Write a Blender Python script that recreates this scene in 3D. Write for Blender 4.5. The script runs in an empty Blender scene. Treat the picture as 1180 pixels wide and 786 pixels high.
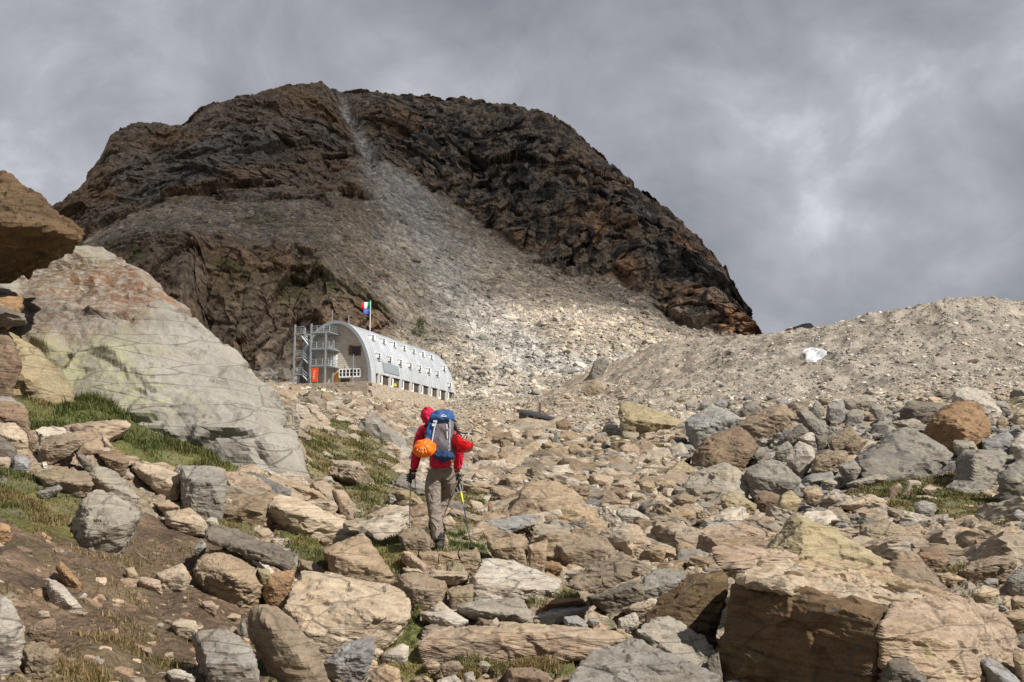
import bpy, bmesh, math, random
import numpy as np
from mathutils import Vector, Matrix
rng = np.random.default_rng(7)
random.seed(7)
W_IMG, H_IMG, F, TH = 1180.0, 786.0, 1133.0, math.radians(8.4)
CT, ST = math.cos(TH), math.sin(TH)
COL = bpy.context.scene.collection
scene = bpy.context.scene

# ---------- picture measurements to places ----------
def ray(px, py):
    px = np.asarray(px, float); py = np.asarray(py, float)
    den = F*CT-(H_IMG/2-py)*ST
    return (px-W_IMG/2)/den, (F*ST+(H_IMG/2-py)*CT)/den       # x/y , z/y
def P3(px, py, d):
    a, e = ray(px, py); return np.array([a*d, d, e*d])
def proj(p):
    p = np.asarray(p, float); x, y, z = p[..., 0], p[..., 1], p[..., 2]
    dep = y*CT+z*ST
    return W_IMG/2+F*x/dep, H_IMG/2-F*(-y*ST+z*CT)/dep

# ---------- noise ----------
_perm = rng.permutation(256); _perm = np.concatenate([_perm]*3)
_g = rng.normal(size=(256, 3)); _g /= np.linalg.norm(_g, axis=1)[:, None]; _g = _g.astype(np.float32)
def perlin(p):
    p = np.asarray(p, np.float64)
    if len(p) > 16384: return np.concatenate([_perlin(p[k:k+16384]) for k in range(0, len(p), 16384)])
    return _perlin(p)
def _perlin(p):
    i = np.floor(p).astype(np.int32); f = (p-i).astype(np.float32); i &= 255
    u = f*f*f*(f*(f*6-15)+10)
    out = 0
    for dx in (0, 1):
        wx = u[:, 0] if dx else 1-u[:, 0]
        for dy in (0, 1):
            wy = u[:, 1] if dy else 1-u[:, 1]
            for dz in (0, 1):
                wz = u[:, 2] if dz else 1-u[:, 2]
                h = _perm[_perm[_perm[(i[:, 0]+dx) & 255]+((i[:, 1]+dy) & 255)]+((i[:, 2]+dz) & 255)]
                g = _g[h]
                out = out+wx*wy*wz*(g[:, 0]*(f[:, 0]-dx)+g[:, 1]*(f[:, 1]-dy)+g[:, 2]*(f[:, 2]-dz))
    return out*1.5
def fbm(p, o=4, gain=.5):
    p = np.asarray(p, float); s = 0; a = 1
    for k in range(o):
        s = s+a*perlin(p*2**k+k*17.3); a *= gain
    return s
def ridged(p, o=4):
    s = 0; a = 1
    for k in range(o):
        s = s+a*(.5-np.abs(perlin(p*2**k+k*31.7))); a *= .5
    return s
def cells(p, seed=0):
    """per block: random value, gap to the next block, direction, and height of a random tilted facet"""
    if len(p) > 16384:
        r = [_cells(p[k:k+16384], seed) for k in range(0, len(p), 16384)]; return tuple(np.concatenate([q[j] for q in r]) for j in range(4))
    return _cells(p, seed)
def _cells(p, seed):
    i = np.floor(p).astype(int); best = np.full(len(p), 9.); sec = np.full(len(p), 9.); val = np.zeros(len(p)); val2 = np.zeros((len(p), 3)); tl = np.zeros(len(p))
    for dx in (-1, 0, 1):
        for dy in (-1, 0, 1):
            for dz in (-1, 0, 1):
                j = i+np.array([dx, dy, dz])
                h = _perm[_perm[_perm[(j[:, 0]+seed) & 255]+(j[:, 1] & 255)]+(j[:, 2] & 255)]
                q = j+.5+_g[h]*.42
                d = np.linalg.norm(p-q, axis=1)
                n = d < best
                sec = np.where(n, best, np.minimum(sec, d))
                val = np.where(n, (_perm[h+7]/255.), val)
                val2 = np.where(n[:, None], _g[_perm[h+3]], val2)
                tl = np.where(n, ((p-q)*_g[_perm[h+3]]).sum(1), tl)
                best = np.where(n, d, best)
    return val, sec-best, val2, tl
def sstep(a, b, x):
    t = np.clip((x-a)/(b-a), 0, 1); return t*t*(3-2*t)

# ---------- objects ----------
def link(o, parent=None):
    COL.objects.link(o)
    if parent is not None: o.parent = parent
    return o
def tag(o, label, cat, group=None, kind=None):
    if label: o['label'] = label
    if cat: o['category'] = cat
    if group: o['group'] = group
    if kind: o['kind'] = kind
    return o
def np_mesh(name, v, f, smooth=True, colors=None, attrs=None):
    m = bpy.data.meshes.new(name); v = np.asarray(v, np.float32); f = np.asarray(f, np.int32)
    k = f.shape[1]
    m.vertices.add(len(v)); m.vertices.foreach_set('co', v.ravel())
    m.loops.add(f.size); m.loops.foreach_set('vertex_index', f.ravel())
    m.polygons.add(len(f)); m.polygons.foreach_set('loop_start', np.arange(0, f.size, k, dtype=np.int32))
    m.polygons.foreach_set('use_smooth', np.full(len(f), smooth))
    m.update(calc_edges=True)
    if colors is not None:
        c = np.ones((len(v), 4), np.float32); c[:, :colors.shape[1]] = colors
        a = m.color_attributes.new('Col', 'FLOAT_COLOR', 'POINT'); a.data.foreach_set('color', c.ravel())
    for n, arr in (attrs or {}).items():
        a = m.attributes.new(n, 'FLOAT', 'POINT'); a.data.foreach_set('value', np.asarray(arr, np.float32))
    return m
def np_obj(name, v, f, mat, parent=None, **k):
    m = np_mesh(name, v, f, **k); m.materials.append(mat)
    return link(bpy.data.objects.new(name, m), parent)
class MB:
    """collects boxes, tubes and sheets of one part"""
    def __init__(s): s.v = []; s.f = []
    def add(s, v, f):
        o = len(s.v); s.v += [tuple(map(float, p)) for p in v]; s.f += [tuple(i+o for i in q) for q in f]
    def box(s, c, d, M=None):
        x, y, z = [t/2 for t in d]
        v = [Vector((c[0]+i*x, c[1]+j*y, c[2]+k*z)) for i in (-1, 1) for j in (-1, 1) for k in (-1, 1)]
        if M is not None: v = [M@p for p in v]
        s.add(v, [(0, 1, 3, 2), (4, 6, 7, 5), (0, 4, 5, 1), (2, 3, 7, 6), (0, 2, 6, 4), (1, 5, 7, 3)])
    def tube(s, pts, r, n=8, cap=True):
        pts = [Vector(p) for p in pts]; rr = r if isinstance(r, (list, tuple)) else [r]*len(pts); rings = []
        for i, p in enumerate(pts):
            t = (pts[min(i+1, len(pts)-1)]-pts[max(i-1, 0)]).normalized()
            a = t.cross(Vector((0, 0, 1)) if abs(t.z) < .95 else Vector((1, 0, 0))).normalized(); b = t.cross(a)
            rings.append([p+(a*math.cos(q)+b*math.sin(q))*rr[i] for q in [2*math.pi*k/n for k in range(n)]])
        v = [p for q in rings for p in q]; f = []
        for i in range(len(pts)-1):
            for k in range(n): f.append((i*n+k, i*n+(k+1) % n, (i+1)*n+(k+1) % n, (i+1)*n+k))
        if cap: f += [tuple(range(n))[::-1], tuple((len(pts)-1)*n+k for k in range(n))]
        s.add(v, f)
    def bar(s, a, b, w, h=None):
        s.tube([a, b], w/2*1.41, 4)
    def build(s, name, mat, parent=None, smooth=False, bevel=0):
        m = bpy.data.meshes.new(name); m.from_pydata(s.v, [], s.f); m.update()
        m.materials.append(mat); o = link(bpy.data.objects.new(name, m), parent)
        if smooth: m.polygons.foreach_set('use_smooth', [True]*len(m.polygons))
        if bevel:
            b = o.modifiers.new('bevel', 'BEVEL'); b.width = bevel; b.segments = 2
        return o
def empty(name, loc, rz=0):
    o = bpy.data.objects.new(name, None); o.location = loc; o.rotation_euler.z = rz; o.empty_display_size = .2
    return link(o)

# ---------- materials ----------
class NT:
    def __init__(s, name):
        s.m = bpy.data.materials.new(name); s.m.use_nodes = True; s.t = s.m.node_tree; s.n = s.t.nodes
        s.b = s.n['Principled BSDF']; s.b.inputs['Roughness'].default_value = .85
        s.b.inputs['Specular IOR Level'].default_value = .25
    def new(s, t, **k):
        n = s.n.new(t)
        for a, b in k.items(): setattr(n, a, b)
        return n
    def L(s, a, b): s.t.links.new(a, b)
    def put(s, sock, v):
        if hasattr(v, 'is_linked') or hasattr(v, 'links'): s.L(v, sock)
        else: sock.default_value = v
    def coord(s, kind='Object'): return s.new('ShaderNodeTexCoord').outputs[kind]
    def vm(s, op, a, b):
        n = s.new('ShaderNodeVectorMath', operation=op); s.put(n.inputs[0], a); s.put(n.inputs[1], b); return n.outputs[0]
    def mt(s, op, a, b=0., clamp=False):
        n = s.new('ShaderNodeMath', operation=op); n.use_clamp = clamp; s.put(n.inputs[0], a); s.put(n.inputs[1], b); return n.outputs[0]
    def noise(s, co, scale, detail=4., rough=.55, dist=0.):
        n = s.new('ShaderNodeTexNoise'); s.L(co, n.inputs['Vector']); n.inputs['Scale'].default_value = scale
        n.inputs['Detail'].default_value = detail; n.inputs['Roughness'].default_value = rough; n.inputs['Distortion'].default_value = dist
        return n.outputs['Fac']
    def vor(s, co, scale, feat='F1', out='Distance'):
        n = s.new('ShaderNodeTexVoronoi', feature=feat); s.L(co, n.inputs['Vector']); n.inputs['Scale'].default_value = scale
        return n.outputs[out]
    def rng(s, x, a, b, c=0., d=1.):
        n = s.new('ShaderNodeMapRange'); n.clamp = True; s.L(x, n.inputs[0])
        for i, q in enumerate((a, b, c, d)): s.put(n.inputs[i+1], q)
        return n.outputs[0]
    def mix(s, f, a, b, mode='MIX'):
        n = s.new('ShaderNodeMix', data_type='RGBA', blend_type=mode); s.put(n.inputs[0], f)
        for i, q in ((6, a), (7, b)):
            if isinstance(q, (tuple, list)): n.inputs[i].default_value = (*q[:3], 1)
            else: s.L(q, n.inputs[i])
        return n.outputs[2]
    def bump(s, h, strength, dist, prev=None):
        n = s.new('ShaderNodeBump'); n.inputs['Strength'].default_value = strength; n.inputs['Distance'].default_value = dist
        s.L(h, n.inputs['Height'])
        if prev is not None: s.L(prev, n.inputs['Normal'])
        return n.outputs[0]
    def fin(s, color=None, normal=None):
        if color is not None: s.put(s.b.inputs['Base Color'], (*color, 1) if isinstance(color, tuple) else color)
        if normal is not None: s.L(normal, s.b.inputs['Normal'])
        return s.m
def plain(name, col, rough=.6, metal=0., bump=None, var=.12):
    t = NT(name); co = t.coord()
    n = t.noise(co, bump[0] if bump else 6., 4.)
    c = t.mix(t.rng(n, .3, .7, 0, 1), tuple(x*(1-var) for x in col), tuple(min(1, x*(1+var)) for x in col))
    t.b.inputs['Roughness'].default_value = rough; t.b.inputs['Metallic'].default_value = metal
    nm = t.bump(n, .5, bump[1]) if bump else None
    return t.fin(c, nm)

def rock_material(name, source, s=1.0, rust=.5, lichen=.3, stains=(), fol=.75):
    """gneiss: mineral speckle, foliation, rust and lichen; s = size factor of the pattern"""
    t = NT(name)
    if source == 'object':
        oi = t.new('ShaderNodeObjectInfo'); tint = oi.outputs['Color']; amt = oi.outputs['Alpha']
        cb = t.new('ShaderNodeCombineXYZ')
        for i in range(3): t.L(t.mt('MULTIPLY', oi.outputs['Random'], (31., 57., 23.)[i]), cb.inputs[i])
        co = t.vm('ADD', t.coord(), cb.outputs[0])
    else:
        at = t.new('ShaderNodeVertexColor'); at.layer_name = 'Col'; tint = at.outputs['Color']; amt = at.outputs['Alpha']
        co = t.coord()
    mp = t.new('ShaderNodeMapping'); t.L(co, mp.inputs[0]); mp.inputs['Scale'].default_value = (.8, .8, 5.5)
    mp.inputs['Rotation'].default_value = (.35, .3, .2); fo = mp.outputs[0]
    big = t.noise(co, 1.3*s, 5, .6, .3); med = t.noise(co, 7*s, 5, .65); fin = t.noise(co, 55*s, 3, .7); strk = t.noise(fo, 5*s, 6, .7, .4)
    c = t.mix(t.rng(big, .3, .7), (.68, .67, .67), (1.25, 1.22, 1.17))
    c = t.mix(1., tint, c, 'MULTIPLY')
    c = t.mix(t.rng(strk, .40, .62, 0., fol), c, t.mix(1., tint, (.55, .48, .42), 'MULTIPLY'))
    c = t.mix(t.mt('MULTIPLY', t.rng(t.noise(co, 2.4*s, 6, .68, .3), .5, .72), t.mt('MULTIPLY', amt, rust)), c, t.mix(1., tint, (1.12, .8, .52), 'MULTIPLY'))
    c = t.mix(t.rng(med, .45, .75, 0., .55), c, t.mix(1., tint, (1.28, 1.25, 1.2), 'MULTIPLY'))
    c = t.mix(t.rng(fin, .56, .72, 0., .6), c, t.mix(1., tint, (.35, .33, .32), 'MULTIPLY'))
    c = t.mix(t.rng(fin, .42, .28, 0., .5), c, t.mix(1., tint, (1.5, 1.48, 1.42), 'MULTIPLY'))
    sp = t.mt('MULTIPLY', t.rng(t.vor(co, 9*s), .28, .16), t.rng(t.noise(co, 1.1*s, 3), .5, .62))
    c = t.mix(t.mt('MULTIPLY', sp, .7), c, (.075, .07, .065))
    if lichen:
        li = t.mt('MULTIPLY', t.rng(t.noise(co, 12*s, 4, .7), .5, .62), t.rng(t.noise(co, .8*s, 3), .55, .66))
        c = t.mix(t.mt('MULTIPLY', li, lichen), c, (.36, .38, .12))
    for (cx, cy, cz), rad, scol, amount in stains:      # stains of this rock, each where it is on it
        dv = t.new('ShaderNodeVectorMath', operation='DISTANCE'); t.L(t.coord(), dv.inputs[0]); dv.inputs[1].default_value = (cx, cy, cz)
        dd_ = t.mt('ADD', dv.outputs['Value'], t.mt('MULTIPLY', t.mt('SUBTRACT', t.noise(co, 1.2, 6, .65), .5), 2.4))
        ms_ = t.mt('MULTIPLY', t.rng(dd_, rad*1.15, rad*.6), t.rng(t.noise(co, 8, 6, .75), .38, .6)); c = t.mix(t.mt('MULTIPLY', ms_, amount), c, t.mix(1., c, scol, 'MULTIPLY') if max(scol) > .6 else scol)
    crack = t.rng(t.vor(t.vm('ADD', t.vm('MULTIPLY', fo, (1., 1., 1.)), (0., 0., 0.)), 1.1*s, 'DISTANCE_TO_EDGE'), 0., .022)
    c = t.mix(t.rng(crack, 1., 0., 0., .55), c, (.05, .04, .03)); nm = t.bump(big, .5, .09/s)
    nm = t.bump(crack, .35, .02/s, nm)
    nm = t.bump(strk, fol, .035/s, nm); nm = t.bump(med, .6, .016/s, nm); nm = t.bump(fin, .6, .006/s, nm)
    t.b.inputs['Roughness'].default_value = .9
    return t.fin(c, nm)
# ---------- the ground: heights by bearing and distance ----------
DR = np.array([1.0, 3, 4.5, 6, 8, 10, 12, 15, 20, 26, 34, 45, 60, 80, 100, 120, 135, 150, 180, 220, 260])
GT = {
 -700: [1900, 950, 700, 560, 470, 420, 380, 340, 330, 340, 360, 380, 390, 400, 410, 420, 425, 430, 430, 430, 430],
 -250: [1900, 1000, 770, 650, 570, 510, 460, 420, 400, 405, 415, 425, 435, 440, 445, 450, 450, 450, 450, 440, 440],
 0:    [2200, 1050, 820, 710, 622, 562, 500, 438, 430, 440, 445, 450, 450, 450, 452, 452, 452, 452, 450, 445, 445],
 100:  [2200, 1080, 855, 745, 652, 587, 522, 456, 445, 455, 452, 450, 452, 452, 452, 452, 452, 452, 450, 445, 445],
 200:  [2300, 1105, 890, 780, 690, 628, 572, 505, 478, 470, 460, 455, 452, 452, 452, 452, 451, 450, 447, 442, 442],
 300:  [2300, 1125, 920, 812, 722, 657, 607, 545, 505, 480, 464, 458, 455, 453, 452, 451, 450, 448, 446, 442, 442],
 400:  [2300, 1132, 940, 832, 742, 672, 626, 585, 545, 513, 491, 476, 467, 461, 459, 458, 458, 456, 447, 438, 438],
 500:  [2300, 1138, 945, 838, 742, 665, 624, 596, 570, 550, 533, 517, 503, 493, 488, 484, 482, 480, 470, 462, 462],
 600:  [2300, 1140, 948, 842, 745, 672, 636, 609, 581, 559, 540, 522, 507, 495, 488, 483, 479, 475, 466, 456, 456],
 700:  [2300, 1140, 950, 846, 752, 686, 650, 624, 592, 567, 545, 525, 508, 494, 484, 472, 458, 445, 428, 420, 425],
 780:  [2300, 1140, 950, 848, 757, 695, 660, 630, 598, 571, 547, 522, 501, 484, 472, 452, 432, 414, 396, 392, 400],
 850:  [2300, 1140, 950, 848, 760, 700, 665, 634, 602, 574, 546, 516, 490, 473, 460, 432, 405, 394, 391, 392, 410],
 930:  [2300, 1138, 948, 846, 758, 698, 662, 631, 600, 570, 538, 500, 478, 469, 456, 415, 388, 382, 385, 400, 420],
 1000: [2300, 1136, 946, 843, 752, 693, 658, 627, 597, 565, 530, 490, 473, 466, 445, 395, 369, 372, 395, 420, 440],
 1060: [2300, 1135, 944, 841, 749, 690, 655, 624, 595, 565, 530, 492, 472, 462, 436, 383, 357, 360, 390, 420, 440],
 1120: [2300, 1132, 942, 838, 746, 686, 651, 620, 592, 566, 532, 497, 472, 458, 428, 370, 344, 350, 380, 412, 430],
 1180: [2300, 1130, 940, 835, 743, 683, 648, 617, 590, 567, 536, 500, 474, 457, 425, 371, 348, 352, 380, 410, 430],
 1450: [2200, 1110, 925, 820, 730, 670, 635, 600, 575, 552, 525, 490, 462, 440, 405, 350, 325, 330, 350, 380, 400],
 1900: [2100, 1080, 900, 800, 700, 640, 600, 560, 530, 505, 480, 450, 420, 390, 350, 310, 290, 300, 320, 340, 350]}
_cols = sorted(GT); CA = np.array([(p-590)/F*CT for p in _cols])
CA = np.array([ray(p, 560)[0] for p in _cols])
CZ = np.array([[float(ray(p, y)[1])*d for d, y in zip(DR, GT[p])] for p in _cols])       # heights
LDR = np.log(DR)
HUT0 = np.array([-22.6, 160., 16.5]); HU = np.array([.297, .955]); HV = np.array([-.955, .297])
def hermite_u(x, xs):
    k = np.clip(np.searchsorted(xs, x)-1, 0, len(xs)-2); t = (x-xs[k])/(xs[k+1]-xs[k]); return k, np.clip(t, 0, 1)
def H0(x, y):
    y = np.maximum(y, 1.0); a = x/y
    i, t = hermite_u(np.clip(a, CA[0], CA[-1]), CA); t = t*t*(3-2*t)*.5+t*.5
    j, u = hermite_u(np.clip(np.log(y), LDR[0], LDR[-1]), LDR)
    z = (CZ[i, j]*(1-t)+CZ[i+1, j]*t)*(1-u)+(CZ[i, j+1]*(1-t)+CZ[i+1, j+1]*t)*u
    # level pad under the mountain hut
    q = np.stack([x-HUT0[0], y-HUT0[1]], -1); s = q@HU; v = q@HV
    m = sstep(-4.9, -4.2, s)*sstep(44, 38, s)*sstep(-1.2, -.5, v)*sstep(24, 16, v)
    return z*(1-m)+(HUT0[2]-.15)*m
def H(x, y):
    x = np.atleast_1d(np.asarray(x, float)); y = np.atleast_1d(np.asarray(y, float))
    z = H0(x, y); d = np.maximum(y, 2)
    p = np.stack([x, y, x*0+3.3], 1)
    amp = np.clip(d*.006, .02, .8)
    q = np.stack([x-HUT0[0], y-HUT0[1]], -1); s = q@HU; v = q@HV
    pad = sstep(-9, -4, s)*sstep(44, 38, s)*sstep(-3.5, -.5, v)*sstep(24, 16, v)
    z = z+(1-pad)*(amp*fbm(p/np.clip(d*.08, .6, 9)[:, None]*0+p*.35, 3)+.05*fbm(p*2.1, 3)*sstep(60, 20, d)+.016*fbm(p*9, 3)*sstep(25, 12, d)
        +sstep(60, 90, d)*(.4*fbm(p*.12, 3)+.06*fbm(p*.5, 3)))
    return z
def hit(px, py, dmin=1.5, dmax=255):
    """where the sight line through a measured point first meets the ground"""
    a, e = ray(px, py); d = np.exp(np.linspace(math.log(dmin), math.log(dmax), 260))
    h = H(a*d, d)-e*d; k = max(np.argmax(h > 0), 1); d = np.linspace(d[k-1], d[k], 12); h = H(a*d, d)-e*d; k = np.argmax(h > 0)
    if h[k] <= 0: k = len(d)-1
    if k == 0: return d[0]
    t = h[k-1]/(h[k-1]-h[k]); return d[k-1]+(d[k]-d[k-1])*t

def inpoly(x, y, poly):
    c = np.zeros(x.shape, bool); n = len(poly)
    for i in range(n):
        x0, y0 = poly[i]; x1, y1 = poly[(i+1) % n]
        if y0 == y1: continue
        c ^= ((y0 > y) != (y1 > y)) & (x < (x1-x0)*(y-y0)/(y1-y0)+x0)
    return c
GRASS = [  # measured outlines of the grassy places, with density
 (1.0, [(10, 462), (75, 440), (115, 440), (170, 470), (240, 495), (300, 520), (300, 548), (262, 545), (205, 548), (150, 530), (110, 500), (50, 510), (35, 490)]),
 (.62, [(330, 440), (365, 460), (400, 482), (450, 515), (464, 540), (455, 575), (420, 600), (390, 580), (370, 565), (355, 556)]),
 (.9, [(425, 625), (462, 612), (466, 655), (440, 668)]), (.9, [(315, 610), (350, 612), (388, 640), (384, 660), (350, 645)]),
 (.8, [(0, 535), (45, 545), (95, 565), (100, 605), (70, 620), (30, 612), (0, 598)]),
 (.8, [(425, 715), (485, 695), (488, 790), (455, 782), (432, 752)]), (.9, [(515, 752), (670, 752), (668, 776), (525, 775)]),
 (.9, [(535, 695), (596, 692), (596, 722), (550, 718)]), (.8, [(290, 735), (352, 765), (350, 788), (305, 784)]),
 (.75, [(960, 575), (1030, 545), (1105, 540), (1102, 568), (1185, 580), (1185, 602), (1120, 608), (1040, 592), (1000, 578)]),
 (.5, [(480, 560), (560, 570), (560, 640), (520, 655), (470, 640), (460, 600)]), (.5, [(600, 670), (670, 680), (640, 706), (605, 700)]),
 (.5, [(690, 500), (770, 512), (765, 530), (700, 528)]), (.5, [(250, 585), (300, 600), (290, 628), (240, 612)]), (.6, [(380, 655), (460, 662), (455, 680), (385, 672)]),
 (.25, [(600, 510), (690, 520), (690, 545), (600, 545)]), (.6, [(1132, 445), (1185, 462), (1185, 478), (1140, 460)]), (.5, [(1090, 650), (1110, 640), (1115, 665), (1090, 668)]),
 (.07, [(0, 620), (150, 620), (290, 640), (260, 790), (0, 790)]), (.2, [(60, 745), (170, 720), (240, 790), (60, 790)]), (.35, [(370, 560), (400, 590), (330, 600), (300, 575)])]
SOIL = [(0, 585), (100, 605), (150, 590), (240, 600), (300, 690), (285, 725), (315, 790), (-60, 820), (-60, 560)]
def masks(x, y, z):
    px, py = proj(np.stack([x, y, z], -1)); wob = 14*fbm(np.stack([x*3, y*3, x*0], -1), 3)*np.clip(8/np.maximum(y, 3), .25, 1.3)
    g = np.zeros(len(px)); front = y < 70
    for d, poly in GRASS: g = np.maximum(g, d*(inpoly(px+wob, py+wob, poly) & front))
    return g, (inpoly(px+wob, py-wob, SOIL) & (y < 16)).astype(float)

A0, A1, NA = -.95, .95, 960
ga = np.linspace(A0, A1, NA); gd = np.concatenate([np.exp(np.linspace(math.log(a_), math.log(b_), n_, endpoint=False)) for a_, b_, n_ in ((1.2, 3.5, 50), (3.5, 12, 240), (12, 75, 300), (75, 158, 270), (158, 236, 50))]); NR = len(gd)
GX = (ga[None, :]*gd[:, None]).ravel(); GY = (np.ones_like(ga)[None, :]*gd[:, None]).ravel()
GZ = H(GX, GY); GM, SM = masks(GX, GY, GZ)
# small stones modelled in the surface itself
pp = np.stack([GX, GY, GZ], 1)
near = GY < 45
rough = np.zeros(len(GX))
cv, gap, _, _ = cells(pp[near]*np.array([1, 1, 1])*4.5); rough[near] = (sstep(0, .25, gap)*.05*(.3+cv))*(1-.85*GM[near])*(1-.85*SM[near])
mid = (GY >= 25); cv, gap, _, _ = cells(pp[mid]*1.9, 5); rough[mid] += sstep(0, .35, gap)*.05*(.2+cv)*np.clip((GY[mid]-25)/30, 0, 1)*(1-.85*GM[mid])
q = np.stack([GX-HUT0[0], GY-HUT0[1]], -1); s_ = q@HU; v_ = q@HV
pad = sstep(-7, -4, s_)*sstep(44, 38, s_)*sstep(-2.5, -.5, v_)*sstep(24, 16, v_)
fieldm = inpoly(*proj(pp), [(785, 478), (910, 462), (1250, 448), (1250, 545), (1100, 545), (1000, 560), (900, 598), (790, 560)]) & (GY < 62) & (GY > 18)
GZ = GZ+rough*(1-pad)-.35*fieldm-.07*(GY < 45)*(GM < .2)*(SM < .5)
def grid_faces(nr, nc):
    i = np.arange(nr-1)[:, None]*nc+np.arange(nc-1)[None, :]; i = i.ravel()
    return np.stack([i, i+1, i+nc+1, i+nc], 1)
gp = np.stack([GX, GY, GZ], 1)
base = np.array([.27, .215, .155])[None, :]*np.ones((len(GX), 1))
v0, _, cdir, _ = cells(gp*np.where(GY < 40, 3.5, 1.0)[:, None], 9)
base = base*(.78+.44*v0[:, None])*(1+.12*cdir*np.array([1, .3, -.8]))
pxg, pyg = proj(gp)
moraine = sstep(75, 100, GY)*sstep(520, 900, pxg)
mcol = np.array([.262, .24, .205])*(1+.35*fbm(gp*.08, 4)[:, None])
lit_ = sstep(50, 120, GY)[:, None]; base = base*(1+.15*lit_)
base = base*(1-moraine[:, None]*.75)+mcol*moraine[:, None]*.75*(.8+.4*v0[:, None])
soil = np.array([.105, .072, .048])*(1+.5*fbm(gp*2.5, 3)[:, None]); soil2 = np.array([.22, .15, .10])
soil = soil*(1-sstep(.1, .5, fbm(gp*1.3+5, 3))[:, None]*.5)+soil2*sstep(.1, .5, fbm(gp*1.3+5, 3))[:, None]*.5
base = base*(1-SM[:, None])+soil*SM[:, None]
path = inpoly(pxg, pyg, [(470, 765), (530, 768), (668, 772), (700, 800), (440, 800)]) | inpoly(pxg, pyg, [(395, 545), (450, 555), (440, 575), (400, 565)])
base = np.where(path[:, None], np.array([.24, .175, .115])*(1+.2*fbm(gp*4, 2)[:, None]), base)
gm = np.clip(GM*1.1+.35*fbm(gp*1.6, 3)*(GM > 0), 0, 1)*(GM > .05)
gcol = np.array([.085, .09, .028])*(1+.35*fbm(gp*1.1+9, 3)[:, None])+np.array([.05, .03, .01])*sstep(0, .6, fbm(gp*.7, 3))[:, None]
gm = np.clip(gm, 0, 1)[:, None]; base = base*(1-gm)+gcol*gm
t = NT('ground_surface'); at = t.new('ShaderNodeVertexColor'); at.layer_name = 'Col'; co = t.coord()
n1 = t.noise(co, 3, 6, .65); n2 = t.noise(co, 30, 4, .7); n3 = t.vor(co, 14); n4 = t.vor(co, 2.2, 'F1', 'Color')
c = t.mix(1., at.outputs['Color'], t.mix(t.rng(n1, .3, .7), (.75, .75, .76), (1.25, 1.23, 1.2)), 'MULTIPLY')
c = t.mix(1., c, t.mix(t.rng(n2, .3, .7), (.7, .7, .7), (1.3, 1.3, 1.3)), 'MULTIPLY')
c = t.mix(t.rng(n3, .3, .1, 0, .25), c, t.mix(1., c, (1.6, 1.5, 1.35), 'MULTIPLY'))
nm = t.bump(n1, .7, .12); nm = t.bump(n3, .8, .05, nm); nm = t.bump(n2, .7, .02, nm)
M_ground = t.fin(c, nm)
ground = np_obj('ground', gp, grid_faces(NR, NA), M_ground, colors=base)
tag(ground, None, None, kind='structure')
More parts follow.
